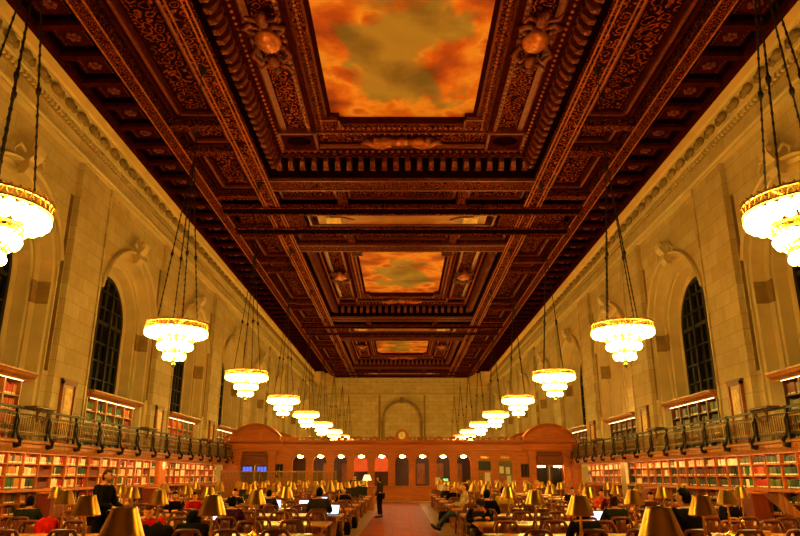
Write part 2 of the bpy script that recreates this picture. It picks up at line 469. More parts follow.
# end walls
def end_wall():
    m = MB()
    x0, x1 = -12.9, 12.9
    cur = arch_curve(0, 2.5, 2.0, 9.1, 24)
    m.m = 0
    for i in range(1, len(cur)-2):
        (a,z1),(b,z2) = cur[i],cur[i+1]
        m.quad((a,Y1,z1),(b,Y1,z2),(b,Y1,13.9),(a,Y1,13.9))
    for a,b in ((x0,-2.5),(2.5,x1)): m.quad((a,Y1,0),(b,Y1,0),(b,Y1,13.9),(a,Y1,13.9))
    m.loft([[(a,Y1,z) for a,z in cur],[(a*.93,Y1+.3,z-.1) for a,z in cur]], cap=False, close=False)
    m.quad((-2.6,Y1+.3,0),(2.6,Y1+.3,0),(2.6,Y1+.3,12.2),(-2.6,Y1+.3,12.2))
    m.m = 1
    r0 = arch_curve(0, 2.55, 9., 9.1, 24)[1:-1]; r1 = arch_curve(0, 2.85, 9., 9.1, 24)[1:-1]
    m.m = 2
    m.loft([[(a[0],Y1,a[1]),(a[0],Y1-.3,a[1]),(b[0],Y1-.36,b[1]),(b[0],Y1,b[1])] for a,b in zip(r0,r1)])
    for s in (-1,1):
        m.box(s*2.5, s*3.0, Y1-.2, Y1, 8.7, 9.1); m.box(s*2.55, s*2.9, Y1-.12, Y1, 2.0, 8.7)
        m.box(s*3.05, s*3.3, Y1-.12, Y1, 2.0, 12.6)
    m.box(-.3, .3, Y1-.45, Y1, 11.5, 12.3)
    m.m = 1
    def run(pts): m.loft([[(-12.9,y,z) for y,z in pts],[(12.9,y,z) for y,z in pts]], cap=False, close=False)
    run([(Y1,12.65),(Y1-.14,12.65),(Y1-.14,12.85),(Y1-.02,12.9)])
    run([(Y1,13.9),(Y1-.1,13.92),(Y1-.1,14.14),(Y1-.3,14.2),(Y1-.4,14.6),(Y1-.45,14.66),(Y1-.6,15.2),(Y1-.2,15.5)])
    x = -11.8
    while x < 11.8:
        m.sphere((x,Y1-.35,14.4),(.22,.13,.17),8,5); x += .9
    return struct(m.build('wall_back', [M['stone_end_lit'],M['stone_plain'],M['stone_dark']]))
end_wall()
for s in (-1,1):     # splayed blocks that close the cove in the two far corners
    m = MB(); m.loft([[(s*x,y,z) for x,y in ((11.7,90.5),(11.0,91.0),(9.55,95.6),(9.5,96.9),(11.9,96.9))] for z in (13.9,15.35)])
    struct(m.build('trim_corner', M['plaster']))
mb = MB(); mb.quad((-12.9,Y0,0),(12.9,Y0,0),(12.9,Y0,15.6),(-12.9,Y0,15.6))
struct(mb.build('wall_front', M['stone_end_lit']))

# floors
mb = MB(); mb.quad((-12.9,Y0,0),(12.9,Y0,0),(12.9,Y1,0),(-12.9,Y1,0))
struct(mb.build('floor', M['marble']))
mb = MB(); mb.box(-1.27, 1.1, Y0, 46.4, -.02, .006)
struct(mb.build('floor_aisle', M['floor']))

# ------------------------------------------------------------------ ceiling
COFF = [20.2, 49.3, 78.4]
def rect_ring(cy, hx, hy, z):
    return [(-hx,cy-hy,z),(hx,cy-hy,z),(hx,cy+hy,z),(-hx,cy+hy,z)]
PH, PL, PZ = 3.02, 5.68, 16.42             # mural half width, half length, height
HX, HY = 6.32, 9.3                         # coffer mouth
def mx(t): return PH + (HX-PH)*t           # t 0..1 from mural edge to coffer mouth
def my(t): return PL + (HY-PL)*t
def soffit(m, x0, x1, y0, y1, z):
    m.quad((x0,y0,z),(x0,y1,z),(x1,y1,z),(x1,y0,z))
def ceiling():
    root = MB()
    # plain deck above everything
    root.quad((-12.9,Y0,17.0),(12.9,Y0,17.0),(12.9,Y1,17.0),(-12.9,Y1,17.0))
    # outer edge fascia next to the cove
    for s in (-1,1):
        root.box(s*11.42, s*11.62, Y0, Y1, 15.02, 15.3)
        root.box(s*9.84, s*11.42, Y0, Y1, 15.42, 15.5)
    root.box(-11.5, 11.5, Y1-1.1, Y1-.4, 15.02, 15.4)
    c = struct(root.build('ceiling', M['ceil']))
    # rows of little coffers with rosettes along both edges
    for s in (-1,1):
        m = MB(); y = Y0 + .2 - .02
        pitch = BAY/6
        y = 18.89 - 16*pitch
        while y < Y1-1:
            yy0, yy1 = max(y-pitch/2, Y0), y+pitch/2
            m.m = 0
            m.box(s*9.9, s*11.42, yy1-.14, yy1+.14, 15.1, 15.44)      # cross rib
            m.m = 1
            m.box(s*10.0, s*10.1, yy0+.16, yy1-.16, 15.2, 15.44); m.box(s*11.28, s*11.38, yy0+.16, yy1-.16, 15.2, 15.44)
            m.box(s*10.1, s*11.28, yy0+.16, yy0+.24, 15.24, 15.44); m.box(s*10.1, s*11.28, yy1-.24, yy1-.16, 15.24, 15.44)
            if y < 60:
                m.m = 2                                                # dotted margin
                for i in range(7):
                    for q in (10.24, 11.14):
                        m.box(s*(q-.02), s*(q+.02), y-.42+i*.14-.03, y-.42+i*.14+.03, 15.36, 15.43)
                m.lathe([(.001,-.16),(.09,-.15),(.12,-.08),(.06,-.02)], 6, (s*10.69,y,15.42))
                for q in range(6):
                    a = q*pi/3
                    m.sphere((s*10.69+.17*cos(a), y+.17*sin(a), 15.37), (.09,.09,.05), 6, 3)
            y += pitch
        m.build('edge_coffers', [M['ceil'],M['ceil_black'],M['gilt_dull']], c)
    # long carved beams
    for s in (-1,1):
        m = MB()
        m.box(s*9.40, s*9.84, Y0, Y1-.5, 15.06, 15.9)
        m.build('carved_beam', M['carved_fine'], c)
        m = MB()
        for q in (9.38, 9.86):
            m.tube([(s*q,Y0,15.06),(s*q,Y1-.5,15.06)], .03, 6)
        m.build('gilt_bead_moulding', M['gilt'], c)
        m = MB()
        m.box(s*6.36, s*7.14, Y0, Y1-.5, 15.06, 15.6)
        m.build('carved_beam', M['carved'], c)
        m = MB()
        for q in (6.34, 6.5, 7.0, 7.16):
            m.tube([(s*q,Y0,15.05),(s*q,Y1-.5,15.05)], .03, 6)
        m.build('gilt_bead_moulding', M['gilt'], c)
        # recessed strip between the two beams
        m = MB()
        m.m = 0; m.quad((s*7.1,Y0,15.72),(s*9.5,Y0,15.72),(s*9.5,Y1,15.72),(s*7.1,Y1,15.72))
        m.m = 1
        for cy in [COFF[0]-29.1]+COFF:
            def fr(a, b):    # moulded frame around a panel with its relief field
                m.m = 1
                for i, (d, z) in enumerate(((0,15.4),(.14,15.46),(.26,15.56))):
                    x0, x1, y0_, y1_ = 7.2+d, 9.16-d*1.4, a+d, b-d
                    w = .13
                    for (xa,xb,ya,yb) in ((x0,x0+w,y0_,y1_),(x1-w,x1,y0_,y1_),(x0,x1,y0_,y0_+w),(x0,x1,y1_-w,y1_)):
                        m.m = 2 if i == 1 else 1
                        m.box(s*xa, s*xb, ya, yb, z, 15.72)
                m.m = 3
                x0, x1 = 7.66, 8.62
                m.box(s*x0, s*x1, a+.46, b-.46, 15.62, 15.7)
            segs = [(-4.1,4.1),(4.65,6.35),(-6.35,-4.65),(6.9,11.2),(-11.2,-6.9),(11.9,13.6),(-13.6,-11.9)]
            for a,b in segs: fr(cy+a, cy+b)
            m.m = 4
            for q in (4.38, 6.62, 11.55):
                for sg2 in (-1,1):
                    m.box(s*7.1, s*9.42, cy+sg2*q-.24, cy+sg2*q+.24, 15.14, 15.72)
        m.build('panel_strip', [M['ceil_black'],M['ceil'],M['gilt_dull'],M['carved_big'],M['carved_fine']], c)
    # the zones between the big coffers
    for cz in (COFF[0]-14.55, 34.75, 63.85, COFF[2]+14.3):
        m = MB()
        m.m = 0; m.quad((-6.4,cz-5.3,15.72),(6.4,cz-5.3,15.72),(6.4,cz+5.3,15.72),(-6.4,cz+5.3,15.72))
        for s in (-1,1):
            m.m = 1; m.box(-6.4, 6.4, cz+s*4.15, cz+s*5.25, 15.06, 15.72)       # carved beam at the coffer mouth
            m.m = 2
            m.box(-6.4, 6.4, cz+s*4.1, cz+s*4.2, 15.03, 15.2); m.box(-6.4, 6.4, cz+s*5.2, cz+s*5.3, 15.03, 15.2)
            m.m = 0; m.box(-9.4, 9.4, cz+s*1.12, cz+s*1.95, 15.02, 15.72)       # deep dark cross beam
            m.m = 1; m.box(-9.4, 9.4, cz+s*1.0, cz+s*1.16, 14.98, 15.4); m.box(-9.4, 9.4, cz+s*1.92, cz+s*2.06, 14.98, 15.2)
            # panels between the two beams, broken by consoles
            for xa, xb in ((-6.2,-3.35),(-2.75,2.75),(3.35,6.2)):
                m.m = 4; m.box(xa+.16, xb-.16, cz+s*2.4, cz+s*3.85, 15.5, 15.6)
                m.m = 2
                m.box(xa, xb, cz+s*2.2, cz+s*2.34, 15.4, 15.72); m.box(xa, xb, cz+s*3.9, cz+s*4.04, 15.4, 15.72)
                m.box(xa, xa+.12, cz+s*2.2, cz+s*4.04, 15.4, 15.72); m.box(xb-.12, xb, cz+s*2.2, cz+s*4.04, 15.4, 15.72)
            for xa in (-3.05, 3.05):
                m.m = 1; m.box(xa-.24, xa+.24, cz+s*2.0, cz+s*4.2, 15.14, 15.72)
            for i in range(60):   # dentils along the cross beam
                xx = -6.2+i*12.4/59
                m.m = 2; m.box(xx-.05, xx+.05, cz+s*.86, cz+s*1.0, 15.2, 15.34)
        # centre panel with gilt field and side panels
        m.m = 5; m.box(-4.6, 4.6, cz-.76, cz+.76, 15.14, 15.6)
        m.m = 2
        for a,b,e,f in ((-5.1,5.1,-.84,-.72),(-5.1,5.1,.72,.84),(-5.1,-4.98,-.84,.84),(4.98,5.1,-.84,.84)):
            m.box(a, b, cz+e, cz+f, 15.06, 15.72)
        for s in (-1,1):
            m.m = 1; m.box(s*5.3, s*6.3, cz-.95, cz+.95, 15.08, 15.72)
            m.m = 4; m.box(s*6.7, s*8.9, cz-.7, cz+.7, 15.2, 15.6)
            # pointed lunette ornament at both ends of the centre panel
            m.m = 2
            m.prism([(3.9,-.5),(3.2,-.42),(2.6,0),(3.2,.42),(3.9,.5)], lambda a,b,t,s=s: (s*a, cz+b, t), 15.08, 15.16)
            m.m = 6
            m.box(s*3.35, s*4.15, cz-.42, cz+.42, 15.06, 15.12)
        m.build('cross_panel', [M['ceil_black'],M['carved_fine'],M['gilt_dull'],M['ceil_black'],M['carved_big'],M['plain_gilt'],M['cream']], c)
    # the big coffers
    names = ['nearest and largest in view', 'middle', 'farthest and smallest in view']
    for ci, cy in enumerate(COFF):
        m = MB()
        def band(mi, t0, z0, t1, z1):
            m.m = mi
            a, b = rect_ring(cy, mx(t0), my(t0), z0), rect_ring(cy, mx(t1), my(t1), z1)
            for i in range(4):
                j = (i+1) % 4
                m.quad(a[i], a[j], b[j], b[i])
        # from the mouth inward and upward
        band(1, 1.0, 15.06, .985, 15.2)
        band(4, .985, 15.2, .9, 16.1)
        band(2, .9, 16.1, .88, 16.1)
        band(1, .88, 16.1, .84, 16.2)
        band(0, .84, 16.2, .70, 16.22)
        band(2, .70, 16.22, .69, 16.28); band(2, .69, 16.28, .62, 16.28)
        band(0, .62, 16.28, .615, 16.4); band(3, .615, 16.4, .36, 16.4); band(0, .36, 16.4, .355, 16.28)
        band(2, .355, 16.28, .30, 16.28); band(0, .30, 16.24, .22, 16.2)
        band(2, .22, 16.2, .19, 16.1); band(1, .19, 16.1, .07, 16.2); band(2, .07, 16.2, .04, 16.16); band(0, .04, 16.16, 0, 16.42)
        # inner corner blocks that notch the mural
        for sx in (-1,1):
            for sy in (-1,1):
                m.m = 1; m.box(sx*(PH-.34), sx*(PH+.4), cy+sy*(PL-.34), cy+sy*(PL+.4), 16.06, 16.5)
                m.m = 2
                for a,b in ((PH-.38,PH-.3),):
                    m.box(sx*a, sx*(PH+.4), cy+sy*(PL-.38), cy+sy*(PL-.3), 16.03, 16.2); m.box(sx*a, sx*b, cy+sy*(PL-.38), cy+sy*(PL+.4), 16.03, 16.2)
                # square corner fields with a dark oval
                qx, qy = sx*mx(.5), cy+sy*my(.5)
                m.m = 0; m.box(qx-.8, qx+.8, qy-.85, qy+.85, 16.2, 16.42)
                m.m = 2
                for d in (-.8,.8):
                    m.box(qx+d-.06, qx+d+.06, qy-.85, qy+.85, 16.12, 16.4); m.box(qx-.85, qx+.85, qy+d-.06, qy+d+.06, 16.12, 16.4)
                m.m = 4; m.sphere((qx,qy,16.2), (.56,.42,.08), 12, 4)
        m.build('coffer_frame', [M['ceil'],M['carved_fine'],M['gilt_dull'],M['carved'],M['ceil_black']], c)
        # modillion brackets in the cove
        m = MB()
        def brk(px, py, dx, dy):
            s0 = len(m.v)
            m.loft([[(-.34,y,z) for y,z in ((-.13,.98),(.13,.98),(.13,.62),(-.13,.62))],
                    [(-.02,y,z) for y,z in ((-.13,.98),(.13,.98),(.13,.42),(-.13,.42))],
                    [(.2,y,z) for y,z in ((-.12,.98),(.12,.98),(.12,.5),(-.12,.5))],
                    [(.34,y,z) for y,z in ((-.1,.98),(.1,.98),(.1,.72),(-.1,.72))]])
            m.sphere((.1,0,.5), (.13,.14,.12), 6, 4)
            ang = math.atan2(dy, dx)
            m.xform(Matrix.Translation((px,py,15.06)) @ Matrix.Rotation(ang,4,'Z'), s0)
        n = 34
        for i in range(n):
            yy = cy - my(.92) + (i+.5)*2*my(.92)/n
            for s in (-1,1): brk(s*mx(.93), yy, -s, 0)
        n = 22
        for i in range(n):
            xx = -mx(.92) + (i+.5)*2*mx(.92)/n
            for s in (-1,1): brk(xx, cy+s*my(.93), 0, -s)
        m.build('modillion_band', M['gilt_dull'], c)
        # bead rows
        m = MB()
        for t, z, st in ((.77,16.18,.3),(.325,16.24,.3),(.13,16.12,.22)):
            for s in (-1,1):
                n = int(2*my(t)/st)
                for i in range(n+1): m.sphere((s*mx(t), cy-my(t)+i*2*my(t)/n, z), (.06,.07,.05), 6, 4)
                n = int(2*mx(t)/st)
                for i in range(n+1): m.sphere((-mx(t)+i*2*mx(t)/n, cy+s*my(t), z), (.07,.06,.05), 6, 4)
        m.build('bead_moulding', M['gilt'], c)
        # carved cartouches: shields with curling figures on the sides, winged emblem at the ends
        for s in (-1,1):
            m = MB(); X = s*mx(.49)
            m.sphere((X,cy,16.12), (.48,.62,.24), 12, 8)
            m.m = 1
            for a in range(2):
                sy = (-1,1)[a]
                m.tube([(X-.5*s,cy+sy*.45,16.2),(X-.65*s,cy+sy*.8,16.1),(X-.35*s,cy+sy*1.0,16.0),(X-.2*s,cy+sy*.75,16.05)], [.09,.12,.1,.05], 6)
                m.tube([(X+.5*s,cy+sy*.45,16.2),(X+.7*s,cy+sy*.8,16.1),(X+.4*s,cy+sy*1.05,16.0),(X+.2*s,cy+sy*.8,16.05)], [.09,.12,.1,.05], 6)
                # crouching putto: torso, head, limbs
                m.sphere((X,cy+sy*1.15,16.1), (.24,.34,.2), 8, 6)
                m.sphere((X+.06,cy+sy*1.55,16.02), (.15,.16,.15), 8, 6)
                m.tube([(X-.2,cy+sy*1.25,16.05),(X-.5,cy+sy*1.45,16.0),(X-.62,cy+sy*1.2,16.0)], [.09,.07,.05], 6)
                m.tube([(X+.2,cy+sy*1.25,16.05),(X+.5,cy+sy*1.35,16.0),(X+.6,cy+sy*1.6,16.0)], [.09,.07,.05], 6)
            for a in range(10):
                t = a*2*pi/10
                m.sphere((X+.56*cos(t), cy+.7*sin(t), 16.16), (.12,.12,.08), 6, 4)
            m.build('shield_cartouche', [M['gilt'],M['gilt_dull']], c, smooth=True)
            m = MB(); Y = cy+s*my(.49)
            m.sphere((0,Y,16.14), (.4,.3,.2), 10, 6)
            for q in (-1,1):
                m.tube([(q*.3,Y,16.14),(q*.8,Y-.2*s,16.08),(q*1.2,Y+.15*s,16.06),(q*1.6,Y-.1*s,16.1),(q*1.85,Y+.25*s,16.14)], [.16,.22,.18,.12,.05], 6)
                m.sphere((q*1.15,Y-.3*s,16.05), (.16,.16,.15), 8, 5)
                m.tube([(q*.5,Y+.2*s,16.1),(q*.9,Y+.42*s,16.08),(q*1.4,Y+.4*s,16.1)], [.1,.1,.05], 6)
            m.build('winged_emblem', M['gilt'], c, smooth=True)
        # the mural itself
        m = MB(); m.box(-PH-.05, PH+.05, cy-PL-.05, cy+PL+.05, PZ, PZ+.04)
        tag(m.build('ceiling_painting', M['mural']), 'orange cloud painting set in the dark carved ceiling, ' + names[ci], 'painting', 'cloud paintings in the ceiling')
M['plain_gilt'] = plain('dull gold brown field', (172,100,34), .45, metal=.2, var=.2, scale=2)
M['cream'] = plain('cream lunette figures', (226,178,100), .5, var=.35, scale=6)
ceiling()
# ------------------------------------------------------------------ balcony and its railings
def balcony(sg):
    side = 'left' if sg < 0 else 'right'
    yb0, yb1 = 10.2, 47.3
    m = MB()
    pr = [(12.77,2.78),(11.62,2.78),(11.5,2.74),(11.5,2.68),(11.56,2.64),(11.56,2.54),(11.64,2.4),(11.72,2.4),(11.74,2.48),(12.77,2.52)]
    m.loft([[(x,yb0,z) for x,z in pr],[(x,yb1,z) for x,z in pr]])
    if sg < 0: m.mirror_x()
    root = tag(m.build('balcony', M['wood']), 'long %s-hand balcony of orange brown wood above the bookshelves' % side, 'balcony')
    for i in range(4):
        s = MB(); a = yb0+.4+i*9.3
        s.box(11.9, 11.95, a, a+8.6, 2.44, 2.465)
        if sg < 0: s.mirror_x()
        s.build('light_strip', M['strip'], root)
    # railing
    r = thing('balcony_railing', 'dark bronze railing with scrolled posts along the %s-hand balcony' % side, 'railing', (0,0,0))
    n = 19; st = 1.94; ys = [22.76-6*st+i*st for i in range(n+1)]
    X = 11.6
    h = MB(); h.box(X-.05, X+.05, ys[0], ys[-1], 3.66, 3.72); h.box(X-.03, X+.03, ys[0], ys[-1], 3.5, 3.54); h.box(X-.03, X+.03, ys[0], ys[-1], 2.9, 2.94)
    if sg < 0: h.mirror_x()
    h.build('handrail', M['bronze_black'], r)
    pm = MB()
    pm.box(X-.05, X+.04, -.05, .05, 2.78, 3.74)
    sc = [(X-.03,3.5),(X-.1,3.3),(X-.08,3.05),(X-.14,2.85),(X-.24,2.72),(X-.22,2.6),(X-.1,2.56),(X-.02,2.66)]
    pm.tube([(x,0,z) for x,z in sc], [.025,.032,.03,.045,.07,.08,.07,.04], 6)
    if sg < 0: pm.mirror_x()
    pme = pm.mesh('railing_post', M['bronze_black'])
    bm_ = MB()
    nb = 14
    for i in range(nb):
        y = .1+i*(st-.2)/(nb-1)
        bm_.box(X-.011, X+.011, y-.013, y+.013, 2.92, 3.52)
        if i % 2 == 0: bm_.sphere((X,y,3.22), (.022,.035,.06), 5, 4)
    bm_.box(X-.012, X+.012, .06, st-.06, 2.98, 3.01); bm_.box(X-.012, X+.012, .06, st-.06, 3.42, 3.45)
    if sg < 0: bm_.mirror_x()
    bme = bm_.mesh('railing_panel', M['bronze'])
    for i, y in enumerate(ys):
        link('post', pme, r, (0,y,0))
        if i < n: link('baluster_panel', bme, r, (0,y,0))
    # bracketed ledges fixed to the rail beside each pier
    for k in (1,2,3,4):
        y = pier_y(k)-3.0
        if y > 46: continue
        b = MB(); b.bbox(X-.26, X+.16, y-.64, y+.64, 3.74, 3.8, .02)
        if sg < 0: b.mirror_x()
        o = tag(b.build('rail_ledge', M['wood_dark']), 'dark ledge on diagonal struts fixed on the %s-hand railing, %s from the camera' % (side, ORD[k]), 'shelf', 'ledges on the balcony railings')
        for q in (-1,1):
            d = MB(); d.tube([(X-.22,y+q*.52,3.75),(X-.06,y+q*.16,3.34)], .035, 5)
            d.tube([(X-.22,y+q*.16,3.75),(X-.06,y+q*.4,3.42)], .025, 5)
            if sg < 0: d.mirror_x()
            d.build('strut', M['wood_dark'], o)
for sg in (-1,1): balcony(sg)

# ------------------------------------------------------------------ books: 300 nearest as objects, all others one mass
PAL = {'red':(176,26,14),'dark red':(112,24,14),'cream':(226,200,150),'white':(236,226,200),'green':(40,86,42),'dark green':(24,52,30),
       'tan':(190,120,56),'brown':(104,56,26),'black':(26,20,16),'orange':(206,92,26),'grey':(120,104,80),'olive':(104,104,44)}
PALN = list(PAL)
BMAT = {c: plain('%s book cloth' % c, PAL[c], .55, var=.15, scale=14) for c in PALN}
BLABEL = plain('pale spine label', (240,230,205), .6, var=.05)
BOOKS = {}      # shared meshes
def book_mesh(c, w, h):
    key = (c, round(w,3), round(h,3))
    if key not in BOOKS:
        m = MB(); d = .21
        m.m = 0; m.bbox(0, d, 0, w, 0, h, .006)
        m.m = 1; m.box(-.0015, .004, .006, w-.006, .02, .062)     # label at the foot of the spine
        m.m = 2; m.box(.01, d-.01, .004, w-.004, h-.004, h+.001)
        BOOKS[key] = m.mesh('book', [BMAT[c], BLABEL, M['white']])
    return BOOKS[key]
MASS = MB()
def mass_book(x0, x1, y0, y1, z0, z1, c):
    MASS.m = PALN.index(c); MASS.box(x0, x1, y0, y1, z0, z1)
    if z1-z0 > .2 and RND.random() < .8:
        MASS.m = len(PALN)
        xf = x0 if abs(x0) < abs(x1) else x1
        e = -.002 if xf > 0 else .002
        MASS.box(xf, xf+e, y0+.004, y1-.004, z0+.02, z0+.065)
NB = [0, 0]
THEMES_L = [['red','white','green','tan','cream','dark red'],['white','red','tan','cream'],['tan','cream','tan'],['red','dark red','red','cream'],['tan','cream','green'],['cream','white','tan','red'],['green','dark green','cream'],['red','cream','brown','white']]
THEMES_R = [['olive','green','cream'],['green','olive','dark green'],['red','dark red'],['cream','white','green'],['brown','dark green','brown'],['brown','black','dark red'],['cream','white','tan'],['brown','grey','tan']]
W_BOOKS = [.05,.06,.072,.085]
def fill_cell(sg, y0, y1, z0, zt, theme, single=None, depth=12.42):
    """books standing between y0 and y1 on a shelf at height z0"""
    y = y0; i = 0; hb = RND.uniform(.72,.9)*(zt-z0)
    run = RND.choice(theme)
    while True:
        if RND.random() < .35: run = RND.choice(theme)
        w = RND.choice(W_BOOKS)
        if y+w > y1 - (.12 if RND.random() < .3 else 0): break
        if RND.random() < .03: y += w; continue
        c = run
        h = round(min(zt-z0-.03, hb*RND.choice([.9,.96,1.,1.,1.06])), 2)
        dx = RND.uniform(0,.02)
        si = 0 if sg < 0 else 1
        if single and NB[si] < 150:
            NB[si] += 1; i += 1
            me = book_mesh(c, w, h)
            o = bpy.data.objects.new('book', me); COL.objects.link(o)
            if sg > 0: o.location = (depth+dx, y, z0)
            else: o.location = (-depth-dx, y+w, z0); o.rotation_euler = (0,0,pi)
            o['label'] = '%s book, %s from camera on %s' % (c, ORD[i], single)
            o['category'] = 'book'; o['group'] = 'books on the lower shelves'
        else:
            a, b = sorted((sg*(depth+dx), sg*(depth+.2)))
            mass_book(a, b, y+.002, y+w-.002, z0, z0+h, c)
        y += w

# ------------------------------------------------------------------ lower bookcases under the balconies
SH = [1.31, 1.71, 2.09]            # upper shelves (board tops)
TOPZ = 2.44
UW = .97
def bookcase(sg, n, skip=False):
    y0 = 25.05+UW*n; y1 = y0+UW
    side = 'left' if sg < 0 else 'right'
    t = thing('bookcase', '', 'bookcase', (0,0,0), 0, 'tall bookcases under the balconies')
    idx = n+5
    t['label'] = 'golden oak bookcase of books under the %s-hand balcony, %s from camera' % (side, ORD[idx])
    def part(name, m, mt='wood_shelf'):
        if sg < 0: m.mirror_x()
        return m.build(name, M[mt], t)
    m = MB(); m.box(12.38, 12.7, y0-.02, y0+.02, 1.29, TOPZ); part('side_panel', m)
    m = MB(); m.box(12.68, 12.72, y0, y1, .1, TOPZ); part('back_panel', m, 'wood_red')
    m = MB(); m.box(12.24, 12.7, y0-.02, y1-.02, 1.24, 1.29); m.box(12.2, 12.26, y0-.02, y1-.02, 1.2, 1.29); part('ledge', m)
    for z in SH[1:]:
        m = MB(); m.box(12.4, 12.68, y0+.02, y1-.02, z-.03, z); part('shelf', m)
    m = MB(); m.box(12.38, 12.7, y0-.02, y1-.02, TOPZ-.03, TOPZ+.02); part('top_board', m)
    m = MB(); m.box(12.32, 12.68, y0+.02, y1-.02, .0, .12); part('plinth', m)
    m = MB(); m.box(12.32, 12.7, y0-.02, y0+.02, .0, 1.24); part('lower_side_panel', m)
    for z in (.5, .86):
        m = MB(); m.box(12.34, 12.68, y0+.02, y1-.02, z-.03, z); part('lower_shelf', m)
    th = THEMES_L if sg < 0 else THEMES_R
    names = ['bottom','middle','top']
    if sg > 0 and n in (-3,-2): themes = [['green','olive','dark green']]*3
    elif sg > 0 and n == -1: themes = [['red'],['red','red','orange'],['green','black']]
    elif sg > 0 and n == 0: themes = [['cream','white','green'],['cream','white','green'],['olive','green']]
    elif sg > 0 and 1 <= n <= 7: themes = [['brown','black','dark green'],['brown','dark red','black'],['cream','white','grey']]
    elif sg > 0: themes = [RND.choice(THEMES_R[4:]), RND.choice(THEMES_R[4:]), ['cream','white','tan']]
    else: themes = [RND.choice(th) for _ in range(3)]
    cells = []
    for i, z in enumerate(SH):
        zt = (SH+[TOPZ-.03])[i+1]-.03
        single = 'the %s shelf of the %s %s-hand bookcase' % (names[i], ORD[idx], side) if -4 <= n <= 0 else None
        if sg < 0 and n in (-1, 3) and i < 2:
            mass_book(-12.6, -12.42, y0+.08, y1-.06, z, z+.1, 'brown'); mass_book(-12.6,-12.43,y0+.08,y1-.06,z+.1,z+.2,'dark red'); continue
        fill_cell(sg, y0+.03, y1-.03, z, zt, themes[i], single)
    for z, zt in ((.12,.44),(.5,.82),(.86,1.18)):
        fill_cell(sg, y0+.03, y1-.03, z, zt, ['dark red','brown','black','red','brown','tan','white'] if sg < 0 else ['dark green','brown','black','dark red'], None, 12.4)
for sg in (-1,1):
    for n in range(-4, 23):
        if sg < 0 and n == 11:
            m = MB(); y0 = 25.05+UW*n
            m.bbox(-12.7, -12.22, y0, y0+UW, 0, 2.44, .04)
            p = tag(m.build('wood_pillar', M['wood_red']), 'red brown wooden pillar between bookcases on the left-hand wall, white disc on top', 'pillar')
            m = MB()
            m.lathe([(.001,0),(.16,0),(.2,.02),(.2,.05),(.001,.05)], 16)
            m.xform(Matrix.Translation((-12.2,y0+.3,2.2)) @ Matrix.Rotation(pi/2,4,'Y'))
            m.build('white_disc', M['white'], p)
            continue
        if sg > 0 and n == 14:
            m = MB(); y0 = 25.05+UW*n
            m.bbox(12.22, 12.7, y0, y0+UW, 0, 2.44, .04)
            tag(m.build('wood_pillar', M['stone_dark']), 'grey brown pillar between bookcases on the right-hand wall', 'pillar')
            m = MB(); m.box(12.16, 12.2, y0-.5, y0-.1, 1.3, 2.4)
            tag(m.build('notice_board', M['white']), 'white notice fixed beside the grey brown pillar under the right-hand balcony', 'notice')
            continue
        bookcase(sg, n)
# projecting pedestal cabinets under the piers
for sg in (-1,1):
    side = 'left' if sg < 0 else 'right'
    for k in (2,3,4):
        y = pier_y(k)-1.25
        t = thing('pedestal_cabinet', 'red brown cabinet projecting from the %s-hand bookcases under the %s pier' % (side, ORD[k-1]), 'cabinet', (0,0,0), 0, 'low cabinets beside the bookcases')
        m = MB(); m.bbox(11.66, 12.18, y, y+1.3, 0, 1.12, .015)
        if sg < 0: m.mirror_x()
        m.build('body', M['cabinet_red'], t)
        m = MB(); m.bbox(11.6, 12.18, y-.05, y+1.35, 1.12, 1.18, .015)
        if sg < 0: m.mirror_x()
        m.build('top', M['wood_shelf'], t)
        m = MB(); m.box(11.74, 12.1, y-.012, y, .16, 1.02)
        if sg < 0: m.mirror_x()
        m.build('end_panel', M['cabinet_red'], t)

# ------------------------------------------------------------------ upper bookcases in the window niches
def upper_case(sg, k):
    yc = arch_y(k); side = 'left' if sg < 0 else 'right'
    t = thing('niche_bookcase', 'wooden bookcase with lit cornice under %s-hand window %s from camera' % (side, ORD[k+1]), 'bookcase', (0,0,0), 0, 'bookcases in the window niches')
    def part(name, m, mt='wood_red'):
        if sg < 0: m.mirror_x()
        return m.build(name, mt if not isinstance(mt,str) else M[mt], t)
    W = 2.4; m = MB()
    pr = [(13.14,4.72),(12.48,4.72),(12.46,4.7),(12.42,4.78),(12.3,4.84),(12.26,4.92),(12.22,4.94),(12.22,5.0),(13.14,5.0)]
    m.loft([[(x,yc-W-.3,z) for x,z in pr],[(x,yc+W+.3,z) for x,z in pr]]); part('cornice', m, 'wood')
    m = MB(); m.box(12.5, 12.54, yc-W+.1, yc+W-.1, 4.703, 4.712); part('light_strip', m, M['strip_soft'])
    m = MB(); m.box(13.08, 13.14, yc-W, yc+W, FLOORB, 4.72); part('back_panel', m, 'wood_dark')
    for i in range(6):
        y = yc-W+i*2*W/5
        m = MB(); m.box(12.6, 13.08, y-.035, y+.035, FLOORB, 4.72); part('upright', m, 'wood_dark' if sg > 0 else 'wood')
    zs = [2.86,3.32,3.78,4.24]
    for z in zs:
        m = MB(); m.box(12.62, 13.08, yc-W, yc+W, z-.04, z); part('shelf', m, 'wood_dark' if sg > 0 else 'wood')
    for i in range(5):
        for z in zs:
            a = yc-W+i*2*W/5+.04; b = a+2*W/5-.08
            if sg < 0: th = ['green','olive','dark green','green'] if (k != 3 and i < 4) or (k == 3 and i > 2) else ['orange','red','tan']
            else: th = ['brown','grey','black','olive']
            fill_cell(sg, a, b, z, z+.42, th, None, 12.68)
for sg in (-1,1):
    for k in range(0,5): upper_case(sg, k)
